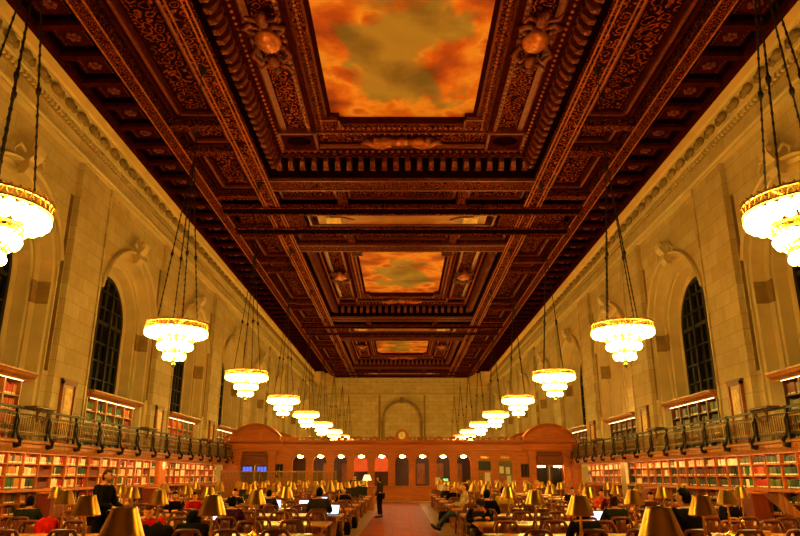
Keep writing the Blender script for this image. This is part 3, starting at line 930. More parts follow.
# panelled doors in the piers at balcony level
for sg in (-1,1):
    for i, k in enumerate((1,2,3,4)):
        yc = pier_y(k)-.15
        m = MB()
        x = XP-.06
        for a,b,c,d in ((yc-.52,yc-.4,FLOORB,4.98),(yc+.4,yc+.52,FLOORB,4.98),(yc-.52,yc+.52,4.86,5.0),(yc-.58,yc+.58,4.98,5.06)):
            m.box(x-.06, x+.06, a, b, c, d)
        if sg < 0: m.mirror_x()
        o = struct(m.build('door_%d' % (i+1+(4 if sg > 0 else 0)), M['wood_mid']))
        m = MB(); m.box(x-.01, x+.05, yc-.4, yc+.4, FLOORB, 4.86)
        if sg < 0: m.mirror_x()
        m.build('door_leaf', M['wood'], o)
        m = MB()
        for z0, z1 in ((2.95,3.7),(3.82,4.74)):
            m.bbox(x-.035, x-.01, yc-.28, yc+.28, z0, z1, .01)
        if sg < 0: m.mirror_x()
        m.build('door_panel', M['cream'], o)
# the remaining books, far too many to single out, as one mass
# ------------------------------------------------------------------ chandeliers
def chandelier(sg, k):
    side = 'left' if sg < 0 else 'right'
    yc = arch_y(k); near = k < 2
    t = thing('chandelier', 'lit tiered globe chandelier on long chains, %s in the %s-hand row from the camera' % (ORD[k+1], side), 'chandelier', ((-6.83 if sg < 0 else 6.68), yc, 0), 0, 'lit chandeliers hung in two rows')
    nr = 32 if near else 20
    def ring(m, R, z0, z1, th=.03):
        m.loft([[(r*cos(2*pi*j/nr), r*sin(2*pi*j/nr), z) for j in range(nr)] for r,z in ((R,z0),(R+th,z0),(R+th,z1),(R,z1),(R,z0))], cap=False)
    m = MB()
    for R, z0, z1 in ((.9,6.07,6.11),(.9,5.91,5.94)): ring(m, R, z0, z1, .035)
    n = 40 if near else 24
    for i in range(n):           # pierced cresting between the two hoops
        a = 2*pi*i/n; b = 2*pi*(i+.5)/n; c2 = 2*pi*(i+1)/n
        m.tube([(.92*cos(a),.92*sin(a),5.93),(.92*cos(b),.92*sin(b),6.08),(.92*cos(c2),.92*sin(c2),5.93)], .013, 4)
        m.sphere((.92*cos(a),.92*sin(a),6.125), .028, 5, 4)
    m.build('rim_gallery', M['chand_brass'], t)
    for R, z0, z1, nm in ((.5,5.55,5.68,'middle_gallery'),(.31,5.2,5.27,'lower_gallery')):
        m = MB(); ring(m, R, z1-.03, z1, .025); ring(m, R, z0, z0+.025, .025)
        for i in range(20):
            a = 2*pi*i/20; b = 2*pi*(i+1)/20
            m.tube([(R*1.02*cos(a),R*1.02*sin(a),z0),(R*1.02*cos(b),R*1.02*sin(b),z1)], .01, 4)
        m.build(nm, M['chand_brass'], t)
    m = MB()
    for i in range(8):
        a = 2*pi*i/8
        m.tube([(.9*cos(a),.9*sin(a),5.97),(.6*cos(a),.6*sin(a),5.9),(.5*cos(a),.5*sin(a),5.66),(.31*cos(a),.31*sin(a),5.25),(.04,0,5.05)], .018, 5)
    [m.tube([(0,0,6.1),(.9*cos(2*pi*i/4+.55),.9*sin(2*pi*i/4+.55),6.08)], .02, 5) for i in range(4)]
    m.lathe([(.03,4.95),(.05,5.3),(.05,6.1),(.08,6.15)], 8)
    m.build('frame', M['chand_brass'], t)
    m = MB(); m.lathe([(.005,4.78),(.05,4.82),(.07,4.88),(.03,4.94),(.05,5.0)], 8); m.build('finial', M['bronze'], t)
    tiers = [(.83,5.82,26,.1),(.63,5.76,18,.1),(.44,5.42,14,.1),(.26,5.12,8,.1)]
    if near:
        for R, z, n, r in tiers:
            for i in range(n):
                a = 2*pi*i/n
                link('globe', GLOBE[r], t, (R*cos(a),R*sin(a),z))
    else:
        for (R, z, n, r), nm in zip(tiers, ('outer_globe_ring','inner_globe_ring','middle_globe_ring','lower_globe_ring')):
            m = MB()
            for i in range(n):
                a = 2*pi*i/n; m.sphere((R*cos(a),R*sin(a),z), r, 6, 5)
            o = m.build(nm, M['bulb'], t, smooth=True); o['kind'] = 'stuff'
    # three chains to a boss, one chain from there to the ceiling
    m = MB()
    for i in range(4):
        a = 2*pi*i/4 + .55
        p0 = Vector((.6*cos(a),.6*sin(a),6.12)); p1 = Vector((.04*cos(a),.04*sin(a),11.3))
        m.tube([p0,p1], .017, 5)
        if near:
            for q in range(26): m.sphere(p0.lerp(p1,(q+.5)/26), (.027,.027,.06), 5, 4)
        m.sphere(p0.lerp(p1,.42), (.055,.055,.09), 6, 5)
    m.build('chains', M['black_iron'], t)
    m = MB(); m.lathe([(.01,11.2),(.05,11.25),(.07,11.32),(.04,11.45),(.02,11.55)], 8); m.tube([(0,0,11.5),(0,0,15.1)], .014, 5)
    m.lathe([(.03,14.75),(.12,14.95),(.16,15.08),(.16,15.1)], 10)
    m.build('suspension_rod', M['black_iron'], t)
GLOBE = {}
for r in (.1,):
    g = MB(); g.sphere((0,0,0), (r,r,r*1.05), 8, 6); GLOBE[r] = g.mesh('globe', M['bulb'], True)
for sg in (-1,1):
    for k in range(9): chandelier(sg, k)

# ------------------------------------------------------------------ reading tables, desk lamps, chairs
NROW = 12
TX0, TX1 = 1.52, 7.86
LAMPX = (2.17,3.85,5.53,7.2)
def make_table():
    t = thing('reading_table', '', 'table', (0,0,0), 0, 'long oak reading tables')
    L, W = TX1-TX0, 1.2
    m = MB(); m.bbox(0, L, -W/2, W/2, .715, .76, .012); m.build('tabletop', M['wood_table'], t)
    m = MB(); m.box(.12, L-.12, -W/2+.1, -W/2+.14, .6, .715); m.box(.12, L-.12, W/2-.14, W/2-.1, .6, .715); m.box(.12, .16, -W/2+.1, W/2-.1, .6, .715); m.box(L-.16, L-.12, -W/2+.1, W/2-.1, .6, .715)
    m.build('apron', M['wood'], t)
    lg = MB()
    lg.box(-.07,.07,-.07,.07,.52,.715); lg.lathe([(.05,.12),(.06,.16),(.045,.2),(.075,.34),(.06,.46),(.07,.52)], 10); lg.bbox(-.07,.07,-.07,.07,0,.12,.01)
    me = lg.mesh('leg', M['wood'])
    for x in (.25, L/2, L-.25):
        for y in (-.42,.42): link('leg', me, t, (x,y,0))
    m = MB()
    for x in (.25, L/2, L-.25): m.box(x-.03, x+.03, -.42, .42, .06, .12)
    m.box(.25, L-.25, -.03, .03, .07, .12); m.build('stretcher', M['wood'], t)
    return t
tab0 = make_table()
first = True
ROWW = lambda k: ORD[k+1]
for sg in (-1,1):
    for k in range(2, NROW):
        t = tab0 if first else copy_tree(tab0)
        first = False
        t.location = (TX0 if sg > 0 else -TX1, row_y(k), 0)
        t['label'] = 'long oak reading table %s the aisle, %s row from the camera' % ('right of' if sg > 0 else 'left of', ORD[k-1])
for sg in (-1,1):       # the nearest two tables lie below the frame, only their lamps show
    for k in (0,1):
        t = copy_tree(tab0); t.location = (TX0 if sg > 0 else -TX1, row_y(k), 0)
        t['label'] = 'long oak reading table %s the aisle, %s frame edge' % ('right of' if sg > 0 else 'left of', ('closest to the lower','just inside the lower')[k])
def make_lamp():
    t = thing('desk_lamp', '', 'lamp', (0,0,0), 0, 'brass desk lamps on the reading tables')
    m = MB(); m.lathe([(.001,0),(.13,0),(.13,.02),(.11,.035),(.06,.05),(.035,.08),(.001,.08)], 14); m.build('base', M['brass_light'], t, True)
    m = MB(); m.lathe([(.016,.07),(.024,.1),(.016,.14),(.014,.26),(.026,.3),(.016,.34),(.014,.5),(.01,.66)], 8); m.build('stem', M['brass_light'], t, True)
    m = MB(); m.lathe([(.163,.488),(.168,.494),(.165,.505),(.092,.71),(.088,.722),(.082,.722),(.086,.708),(.158,.5),(.16,.488)], 24, cap=False); m.build('shade', M['brass'], t, True)
    m = MB(); m.sphere((0,0,.6), (.035,.035,.05), 8, 6); m.build('bulb', M['lamp_bulb'], t, True)
    m = MB()
    for i in range(3):
        a = 2*pi*i/3; m.tube([(0,0,.69),(.088*cos(a),.088*sin(a),.7)], .005, 4)
    m.lathe([(.001,.685),(.02,.69),(.014,.73),(.001,.735)], 8); m.build('finial', M['brass_light'], t, True)
    return t
LAMPFIX = {(-1,0):(2.045,),(1,0):(1.89,),(-1,1):(2.26,3.76),(1,1):(2.12,3.58),(-1,2):(2.41,4.02,5.57,7.2),(1,2):(2.2,3.83,5.37,7.05),(-1,3):(2.46,4.09,5.7,7.3),(1,3):(2.25,3.95,5.52,7.16)}
lamp0 = make_lamp(); first = True
for sg in (-1,1):
    for k in range(NROW):
        for i, x in enumerate(LAMPX):
            if k == 0 and i > 0: continue
            if k == 1 and i > 1: continue
            t = lamp0 if first else copy_tree(lamp0)
            first = False
            x = LAMPFIX.get((sg,k), LAMPX)[i]
            t.location = (sg*(x+(RND.uniform(-.03,.03) if k > 3 else 0)), row_y(k), .76); t.rotation_euler = (0,0,RND.uniform(0,6))
            t['label'] = 'brass desk lamp, %s from the aisle in the %s lamp row, %s' % (ORD[i+1], ORD[k+1], 'left side' if sg < 0 else 'right side')
# chairs
def chair_shapes():
    S = {}
    m = MB()
    m.loft([[(.23*a, .22*b, .43) for a,b in ((-1,-.8),(-.8,-1),(.8,-1),(1,-.8),(.95,.9),(.8,1),(-.8,1),(-.95,.9))],
            [(.24*a, .23*b, .455) for a,b in ((-1,-.8),(-.8,-1),(.8,-1),(1,-.8),(.95,.9),(.8,1),(-.8,1),(-.95,.9))],
            [(.22*a, .21*b, .465) for a,b in ((-1,-.8),(-.8,-1),(.8,-1),(1,-.8),(.95,.9),(.8,1),(-.8,1),(-.95,.9))]])
    S['seat'] = m
    m = MB(); pts = []; rr = []       # bowed top rail sweeping down to the seat
    for i in range(15):
        a = pi*i/14
        pts.append((-.25*cos(a)*(1 if i not in (0,14) else .92), -.2-.06*sin(a), .46+.46*min(1,sin(a)*1.25)**.7)); rr.append(.02+.014*sin(a))
    m.tube(pts, rr, 6); S['back_rail'] = m
    m = MB()
    m.loft([[(a*w, -.215-(z-.46)*.1+d, z) for a,d in ((-1,-.008),(1,-.008),(1,.012),(-1,.012))] for z,w in ((.46,.05),(.56,.06),(.64,.1),(.72,.12),(.8,.085),(.9,.1))]); S['splat'] = m
    m = MB()
    for sx in (-1,1): m.tube([(sx*.19,-.2,.46),(sx*.15,-.24,.7),(sx*.17,-.25,.88)], .012, 5)
    S['back_spindle'] = m
    for nm, (x,y) in dict(a=(-.19,.18),b=(.19,.18),c=(-.18,-.18),d=(.18,-.18)).items():
        m = MB(); m.tube([(x*.9,y*.9,.44),(x,y,.24),(x*1.06,y*1.08,0)], [.024,.027,.018], 6); S['leg_'+nm] = m
    m = MB(); m.tube([(-.19,.18,.2),(.19,.18,.2)], .012, 5); m.tube([(-.18,-.18,.17),(.18,-.18,.17)], .012, 5)
    for sx in (-1,1): m.tube([(sx*.19,.18,.14),(sx*.19,-.18,.14)], .012, 5)
    S['stretcher'] = m
    return S
CS = chair_shapes()
def make_chair():
    t = thing('reading_chair', '', 'chair', (0,0,0), 0, 'wooden chairs around the reading tables')
    for k, m in CS.items(): m.build('leg' if k.startswith('leg') else k, M['wood_chair'], t, True)
    return t
allm = MB()
for m_ in CS.values(): allm.add(m_.v, m_.f)
SIMPLE_CHAIR = allm.mesh('reading_chair', M['wood_chair'], True)
chair0 = make_chair(); first = True
CHAIRS = {}
CHX = [TX0+.43+i*.786 for i in range(8)]
MOVED = {}       # (sg,k,side,i) -> (x, y shift, rz) set by the people below
for sg in (-1,1):
    for k in range(2, NROW):
        for sd in (-1,1):
            for i, x in enumerate(CHX):
                if k > 6 and i > 4: continue
                if k < 7:
                    t = chair0 if first else copy_tree(chair0)
                    first = False
                else:
                    t = link('reading_chair', SIMPLE_CHAIR); t['category'] = 'chair'; t['group'] = 'wooden chairs around the reading tables'
                CHAIRS.setdefault((sg,k,sd),[]).append(t)
                t.location = (sg*(x+RND.uniform(-.06,.06)), row_y(k)+sd*(.84+RND.uniform(-.08,.1)), 0)
                t.rotation_euler = (0,0,(0 if sd < 0 else pi)+RND.uniform(-.16,.16))
                t['label'] = 'wooden chair, %s from aisle, %s side of %s table row %s' % (ORD[i+1], 'near' if sd < 0 else 'far', ORD[k-1], 'left' if sg < 0 else 'right')

# ------------------------------------------------------------------ small things on and about the tables
def spot(px, k, dy=0):
    y = row_y(k)+dy
    return px_x(px, y, .76), y
def laptop(px, k, dy, rz, label, lit=True):
    x, y = spot(px, k, dy)
    t = thing('laptop', label, 'laptop', (x,y,.76), rz, 'open laptops on the tables')
    m = MB(); m.bbox(-.17,.17,-.12,.12,0,.018,.004); m.build('keyboard_base', M['black'], t)
    s0 = MB(); s0.box(-.17,.17,0,.012,0,.24); s0.xform(Matrix.Translation((0,.12,.015)) @ Matrix.Rotation(-.3,4,'X')); l = s0.build('lid', M['black'], t)
    s1 = MB(); s1.box(-.155,.155,-.003,0,.014,.226); s1.xform(Matrix.Translation((0,.12,.015)) @ Matrix.Rotation(-.3,4,'X')); s1.build('screen', M['screen'], l)
for a in [(217,3,.1,.15,'open laptop with glowing screen beside the purple clothed reader'),
          (303,5,-.1,-.1,'open laptop with glowing screen left of the olive jacket reader'),
          (330.5,4,-.25,-.35,'open laptop glowing beside the olive jacket reader near the aisle'),
          (323,6,0,.2,'small open laptop glowing behind the olive jacket reader'),
          (491,5,.15,-.2,'open laptop glowing before the dark jacket reader right of the aisle'),
          (602,3,-.2,.3,'bright open laptop beside the green coated reader'),
          (275,5,.1,.1,'open laptop glowing between two far brass lamps'),
          (234,6,.0,.3,'small glowing laptop far back on the left tables'),
          (540,6,.1,.1,'small glowing laptop far back on the right tables')]: laptop(*a)
def monitor(px, k, label):
    x, y = spot(px, k)
    t = thing('computer_monitor', label, 'monitor', (x,y,.76), RND.uniform(-.2,.2), 'black computer monitors at the aisle end')
    m = MB(); m.bbox(-.27,.27,-.03,.03,.12,.5,.01); m.build('screen_housing', M['black'], t)
    m = MB(); m.lathe([(.001,0),(.12,0),(.12,.015),(.03,.03),(.025,.2)], 10); m.build('stand', M['black'], t)
for a in ((352,7,'black computer monitor at the table end left of the aisle'),(361,8,'black computer monitor behind another near the service desk'),(344,8,'black computer monitor behind the small lamps left of aisle'),(246,6,'black computer monitor between far lamps on the left tables')): monitor(*a)
def paper(px, k, dy, label, name='open_book', w=.3):
    x, y = spot(px, k, dy)
    t = thing(name, label, 'book', (x,y,.762), RND.uniform(-.3,.3))
    for s, nm in ((-1,'left_page'),(1,'right_page')):
        m = MB(); rows = []
        for i in range(6):
            u = i/5; rows.append([(s*u*w/2, -.11, .03*sin(pi*min(1,u*1.1))+.012),(s*u*w/2, .11, .03*sin(pi*min(1,u*1.1))+.012),(s*u*w/2,.11,0),(s*u*w/2,-.11,0)])
        m.loft(rows); m.build('page_block', M['white'], t)
paper(60,2,.1,'open white book on the nearest left table by the red jacket')
paper(188,3,-.1,'open white book before the black clothed newspaper reader')
paper(462,6,.1,'open white book on the table of the stretched out reader')
paper(520,3,0,'open white book on the second right table row')
paper(718,2,.1,'open white book on the nearest right table behind a lamp')
paper(288,3,.1,'open white book on the second left table row')
def papers(px, k, dy, label):
    x, y = spot(px, k, dy)
    m = MB()
    for i in range(3): m.box(-.11+i*.01,.11+i*.012,-.15+i*.008,.15,.001+i*.006,.006+i*.006)
    o = tag(m.build('paper_stack', M['white']), label, 'papers'); o.location = (x,y,.76); o.rotation_euler = (0,0,RND.uniform(-.5,.5))
papers(300,2,.1,'loose white papers on the nearest left table near the aisle')
papers(492,2,.2,'loose white papers on the nearest right table near the aisle')
papers(700,2,-.1,'loose white papers on the nearest right table by a big lamp')
m = MB(); m.bbox(-.07,.07,-.07,.07,0,.07,.008);
x, y = spot(765, 2, .2)
o = tag(m.build('note_box', M['wood_table']), 'small pale yellow note box on the nearest right table', 'box'); o.location = (x,y,.76)

# draped jackets, bags
def drape(x, y, z, rz, w, h, mt, label, name='draped_jacket', cat='jacket'):
    m = MB(); rows = []
    nu, nv = 14, 10
    for i in range(nu+1):
        u = i/nu*2-1; r = []
        for j in range(nv+1):
            v = j/nv*2-1                    # over the rail: back side -> front side
            rip = .025*sin(u*9+v*4)+.02*sin(u*4-v*7)
            r.append((u*w/2*(1+.12*abs(v)), v*.09+(.05 if v>0 else -.05)*abs(v)**.5+rip, h*(1-abs(v)**1.6)-h*.5*abs(u)**4*.4+rip))
        rows.append(r)
    m.loft(rows, close=False, cap=False)
    o = m.build(name, mt, None, True); tag(o, label, cat)
    o.location = (x,y,z); o.rotation_euler = (0,0,rz)
    md = o.modifiers.new('thick','SOLIDIFY'); md.thickness = .035
    return o
CLOTH = {n: plain(n+' cloth', c, .85, var=.35, scale=12, spec=.08) for n, c in dict(red=(190,24,16), black=(20,14,12), charcoal=(38,28,22), olive=(62,48,22), green=(36,40,24), purple=(64,24,66), white=(206,184,140), yellow=(206,160,60), denim=(78,92,104), brown=(84,48,26), maroon=(96,24,22), navy=(24,20,34), orange=(196,76,24), tan=(160,110,60)).items()}
drape(px_x(46,row_y(2)+.95,.9), row_y(2)+.98, .62, .1, .3, .34, CLOTH['red'], 'crumpled red jacket over a chair behind the nearest left table')
drape(px_x(154,row_y(2)-1.,.9), row_y(2)-1.02, .6, .0, .52, .38, CLOTH['black'], 'black jacket draped on a chair beside the nearest big lamp')
drape(px_x(538,row_y(5)+1.,.9), row_y(5)+1.0, .56, .05, .5, .4, CLOTH['tan'], 'tan coat draped over a chair far back on right')
def bag(x, y, z, mt, label, s=1.0):
    t = thing('shoulder_bag', label, 'bag', (x,y,z), RND.uniform(-.5,.5))
    m = MB(); m.loft([[(.19*s*a*f,.1*s*b*f,h*s) for a,b in ((-1,-.7),(-.7,-1),(.7,-1),(1,-.7),(1,.7),(.7,1),(-.7,1),(-1,.7))] for h,f in ((0,.9),(.1,1.05),(.24,1.),(.34,.85),(.37,.5))])
    m.build('body', mt, t, True)
    m = MB(); m.tube([(-.14*s,0,.33*s),(-.1*s,0,.48*s),(.1*s,0,.48*s),(.14*s,0,.33*s)], .012, 5); m.build('strap', mt, t, True)
bag(-1.75, row_y(5)+.2, 0, CLOTH['black'], 'black bag on the floor at a table end left of the aisle')
bag(-1.72, row_y(6)-.2, 0, CLOTH['black'], 'second black bag on the floor farther along the left aisle edge')
bag(-1.8, row_y(4)+.9, 0, CLOTH['charcoal'], 'dark bag under the table of the olive jacket reader')
bag(1.75, row_y(3)-.3, 0, CLOTH['black'], 'big black bag on the floor at the right aisle edge', 1.3)
bag(1.62, row_y(7)-.6, 0, CLOTH['navy'], 'dark bag behind the stretched out reader on the aisle floor', 1.1)
# sloped reading stand and wooden box near the right-hand shelves
t = thing('reading_stand', 'sloped wooden book stand with curved side near the right-hand bookcases', 'stand', (px_x(783,16.6,1.2),16.6,0), .25); t.scale = (.62,.62,.93)
m = MB(); m.prism([(-.45,1.0),(.55,.78),(.6,.84),(-.42,1.42),(-.5,1.4)], lambda a,b,q: (a,q,b), -.35, -.31); m.build('curved_side', M['wood'], t)
m = MB(); m.loft([[(-.42,-.3,1.38),(-.42,.5,1.38),(-.46,.5,1.42),(-.46,-.3,1.42)],[(.6,-.3,.84),(.6,.5,.84),(.57,.5,.89),(.57,-.3,.89)]]); m.build('sloped_top', M['wood'], t)
m = MB(); m.box(-.4,.5,-.25,.45,0,.8); m.build('pedestal', M['wood_dark'], t)
# ------------------------------------------------------------------ the wooden delivery enclosure across the hall
EY = 48.0
enc = thing('wooden_enclosure', 'red brown carved wooden screen with arches and arched portals across the hall', 'enclosure', (0,EY,0))
def ep(name, m, mt='wood_red', parent=None, smooth=False): return m.build(name, M[mt] if isinstance(mt,str) else mt, parent or enc, smooth)
# arcade bays
BW = 1.4
def arch_panel(xc, half, r, zb, zs, z1, y0, y1, m):
    cur = arch_curve(xc, r, zb, zs, 14)
    for y in (y0, y1):
        for i in range(1, len(cur)-2):
            (a,za),(b,zb2) = cur[i],cur[i+1]
            m.quad((a,y,za),(b,y,zb2),(b,y,z1),(a,y,z1))
        m.quad((xc-half,y,zb),(xc-r,y,zb),(xc-r,y,z1),(xc-half,y,z1)); m.quad((xc+r,y,zb),(xc+half,y,zb),(xc+half,y,z1),(xc+r,y,z1))
    m.loft([[(a,y0,z) for a,z in cur],[(a,y1,z) for a,z in cur]], cap=False, close=False)
for i in range(-6, 7):
    xc = BW*i
    if abs(i) <= 5:
        m = MB(); arch_panel(xc, .52, .46, 1.06, 2.6, 3.3, 0, .22, m); ep('arched_bay', m)
        m = MB(); ring = arch_curve(xc, .5, 2.55, 2.6, 14)[1:-1]; ring2 = arch_curve(xc, .58, 2.55, 2.6, 14)[1:-1]
        m.loft([[(a[0],0,a[1]),(a[0],-.05,a[1]),(b[0],-.05,b[1]),(b[0],0,b[1])] for a,b in zip(ring,ring2)]); ep('arch_moulding', m, 'wood')
    else:
        m = MB(); m.box(xc-.52, xc+.52, 0, .22, 0, 3.3); ep('solid_bay', m)
        w = MB(); w.box(xc-.34, xc+.34, -.03, 0, 1.6, 2.5); f = ep('window', w, 'wood_dark')
        w = MB()
        for q in range(3): w.box(xc-.3+q*.21, xc-.3+q*.21+.17, -.04, -.03, 1.66, 2.44)
        ep('pane', w, 'pane', f)
    # pilaster to the left of every bay (and closing one at the end)
    for xx in ([xc-BW/2] if i > -6 else []):
        m = MB(); m.box(xx-.19, xx+.19, -.06, .26, 1.06, 3.3); m.box(xx-.13, xx+.13, -.09, -.06, 1.2, 2.9)
        m.box(xx-.23, xx+.23, -.11, .26, 2.95, 3.1); ep('pilaster', m)
# counter and base panels
m = MB(); m.box(-6.9, 6.9, -.25, .1, 0, 1.0); ep('counter_front', m)
m = MB()
for i in range(-4, 5): m.bbox(BW*i-.55, BW*i+.55, -.28, -.25, .18, .86, .01)
ep('counter_panels', m)
m = MB(); m.bbox(-7.0, 7.0, -.4, .25, 1.0, 1.06, .015); ep('counter_top', m, 'wood')
m = MB(); m.box(-8.1, 8.1, -1.5, .0, .0, .1); struct(m.build('floor_step', M['marble'])).location = (0,EY,0)
for s in (-1,1):
    m = MB(); m.box(s*6.9, s*9.1, -.04, .1, 0, 1.06); ep('base_panel', m)
# entablature
m = MB()
pr = [(.26,3.3),(-.1,3.3),(-.1,3.42),(-.05,3.45),(-.05,3.75),(-.12,3.78),(-.2,3.86),(-.34,3.9),(-.36,3.98),(.26,3.98)]
m.loft([[(-9.1,y,z) for y,z in pr],[(9.1,y,z) for y,z in pr]]); ep('entablature', m)
m = MB(); m.box(-9.1, 9.1, -.1, .0, 3.98, 4.06)
x = -8.5
while x < 8.6:
    for q in range(3): m.sphere((x+(q-1)*.22, -.05, 4.16+(.08 if q == 1 else 0)), (.14,.05,.11), 6, 4)
    m.box(x+.52, x+.6, -.1, 0, 4.06, 4.26); x += 1.1
m.box(-9.1, 9.1, -.1, 0, 4.22, 4.27); ep('cresting', m, 'wood')
# portals
def portal(xc, y, pane, front=True):
    W = 1.72
    for s in (-1,1):
        m = MB(); Q = 1.4; m.box(xc+s*Q, xc+s*(Q-.46), y-.3, y+.3, 0, 3.3); m.box(xc+s*(Q-.08), xc+s*(Q-.38), y-.36, y-.3, .5, 2.9); m.box(xc+s*(Q+.06), xc+s*(Q-.52), y-.4, y+.3, 3.05, 3.3); m.box(xc+s*(Q+.05), xc+s*(Q-.51), y-.38, y+.3, 0, .4)
        ep('portal_pilaster', m)
    m = MB()
    pp = [(.3,3.3),(-.3,3.3),(-.32,3.45),(-.28,3.48),(-.28,3.8),(-.4,3.86),(-.55,3.92),(-.58,4.02),(.3,4.02)]
    m.loft([[(xc-W-.1,y+a,z) for a,z in pp],[(xc+W+.1,y+a,z) for a,z in pp]]); ep('portal_entablature', m)
    # segmental pediment: curved top moulding over a plain field
    def arc(r, n=18):
        R = (W*W*1.1+.95**2)/(2*.95); zc = 5.15-R; a0 = math.asin(min(1,(W+.02)/R))
        return [(xc+(R-r)*sin(-a0+2*a0*i/n), zc+(R-r)*cos(-a0+2*a0*i/n)) for i in range(n+1)]
    top, low = arc(0), arc(.2)
    m = MB()
    m.loft([[(a[0],y-.55,a[1]),(a[0],y+.3,a[1]),(b[0],y+.3,b[1]),(b[0],y-.4,b[1])] for a,b in zip(top,low)]); ep('pediment_moulding', m)
    m = MB()
    for a,b in zip(low[:-1],low[1:]): m.quad((a[0],y-.25,4.0),(b[0],y-.25,4.0),(b[0],y-.25,b[1]),(a[0],y-.25,a[1]))
    m.bbox(xc-.32, xc+.32, y-.32, y-.25, 4.1, 4.6, .02)
    for s in (-1,1): m.box(xc+s*.95, xc+s*1.7, y-.5, y-.2, 4.02, 4.22)
    ep('pediment_field', m)
    # doorway
    m = MB(); m.box(xc-.95, xc+.95, y-.02, y+.1, 2.42, 3.3); m.bbox(xc-.8, xc+.8, y-.1, y-.02, 2.6, 3.0, .03); m.box(xc-.95, xc+.95, y-.2, y-.02, 2.38, 2.5); m.box(xc-.95, xc+.95, y-.25, y-.02, 3.08, 3.2); ep('door_header', m, 'wood_mid')  # darker oak puts the shade of the recess into the header's colour
    for s in (-1,1):
        m = MB(); m.box(xc+s*.04, xc+s*.95, y+.0, y+.06, 0, 2.42); d = ep('door_leaf', m, 'wood_dark')
        m = MB(); m.box(xc+s*.16, xc+s*.84, y-.03, y-.005, 1.0, 2.0 if pane == 'blue' else 2.3); ep('door_glass', m, 'pane', d)
        if pane == 'blue':
            for q in range(3):
                m = MB(); m.box(xc+s*(.18+q*.22), xc+s*(.36+q*.22), y-.04, y-.032, 1.95, 2.3); ep('blue_light', m, 'blue_screen', d)
    if pane != 'blue':
        for s in (-1,1):
            m = MB(); m.bbox(xc+s*.56-.24, xc+s*.56+.24, y-.12, y-.035, 2.26, 2.36, .01); ep('lit_ceiling_lamp', m, 'pend')
portal(-10.0, 0, 'blue'); portal(10.0, 0, 'dark')
portal(-10.2, 10, 'dark'); portal(10.2, 10, 'dark')
for s in (-1,1):
    m = MB(); m.box(s*11.4, s*12.18, -.02, .3, 0, 3.4)
    for q in range(3): m.box(s*(11.5+q*.23), s*(11.64+q*.23), -.05, -.02, .3, 3.1)
    ep('end_panel', m)
    m = MB(); m.box(s*11.7, s*12.2, -.3, .1, 3.4, 3.75); r0 = arch_curve(s*11.75, .3, 3.9, 4.0, 10); r1 = arch_curve(s*11.75, .42, 3.9, 4.0, 10)
    m.loft([[(a[0],-.3,a[1]),(a[0],.1,a[1]),(b[0],.1,b[1]),(b[0],-.3,b[1])] for a,b in zip(r0,r1)]); m.box(s*11.5, s*12.1, -.32, .12, 3.7, 3.86); ep('scrolled_end', m)
# rooms behind the arches: partition, ceiling, lit by small pendant globes
m = MB(); m.box(-8.6, 8.6, 5.0, 5.15, 0, 3.6); m.box(-8.6, 8.6, .26, 5.1, 3.5, 3.6); ep('inner_partition', m, 'wood_dark')
m = MB(); m.box(-3.5, -.75, 2.4, 2.5, 2.0, 3.5); ep('inner_orange_screen', m, M['orange_wall'])
for x in (-5.6,-4.2,1.4,2.8,4.2):
    m = MB(); m.box(x-.3, x+.3, 4.9, 4.98, 1.1, 2.6)
    for q in range(4): m.box(x-.3, x+.3, 4.7, 4.98, 1.2+q*.36, 1.23+q*.36)
    ep('inner_shelf', m, 'wood')
for i in range(-5, 4):
    m = MB(); m.sphere((0,0,0), (.2,.16,.09), 10, 6)
    o = tag(m.build('ceiling_globe_lamp', M['pend']), 'small lit white lamp at the top of the %s arch of the screen' % ORD[i+6], 'lamp', 'white lamps in the screen arches'); o.location = (BW*i+.02, EY+.35, 2.98)
    m = MB(); m.lathe([(.03,.05),(.03,.45),(.08,.52)], 6); m.build('lamp_stem', M['brass_light'], o)
# notices fitted in the arches right of centre
m = MB(); m.box(-.52, .52, -.06, 0, .95, 3.0)
o = tag(m.build('notice_case', M['wood_red']), 'wooden panel with black screen filling an arch right of the clock', 'panel'); o.location = (BW*4, EY-.06, .12)
m = MB(); m.bbox(-.42,.42,-.14,-.06,1.95,2.55,.01); m.build('black_screen', M['black'], o)
m = MB(); m.box(-.28,.28,-.09,-.06,2.72,2.84); m.build('brass_sign', M['brass_light'], o)
for a,b in ((-.42,-.12),(.0,.36)):
    m = MB(); m.box(a,b,-.09,-.06,1.1,1.8); m.build('notice_sheet', M['white'] if a == 0 else M['bronze'], o)
m = MB(); m.box(-.52, .52, -.06, 0, .95, 3.0)
o = tag(m.build('bulletin_board', M['wood_red']), 'bulletin board pinned with pale notices filling an arch beside the portal', 'board'); o.location = (BW*5, EY-.06, .12)
m = MB(); m.box(-.46,.46,-.09,-.06,1.05,2.55); m.build('board_field', M['cork'], o)
m = MB(); m.box(-.28,.28,-.09,-.06,2.72,2.84); m.build('brass_sign', M['brass_light'], o)
for a,b,c,d,mt in ((-.4,-.12,1.75,2.2,'white'),(.02,.3,1.7,2.15,'white'),(-.38,.0,1.2,1.5,'notice_red'),(.08,.36,1.15,1.6,'white')):
    m = MB(); m.box(a,b,-.105,-.09,c,d); m.build('notice_sheet', M[mt], o)
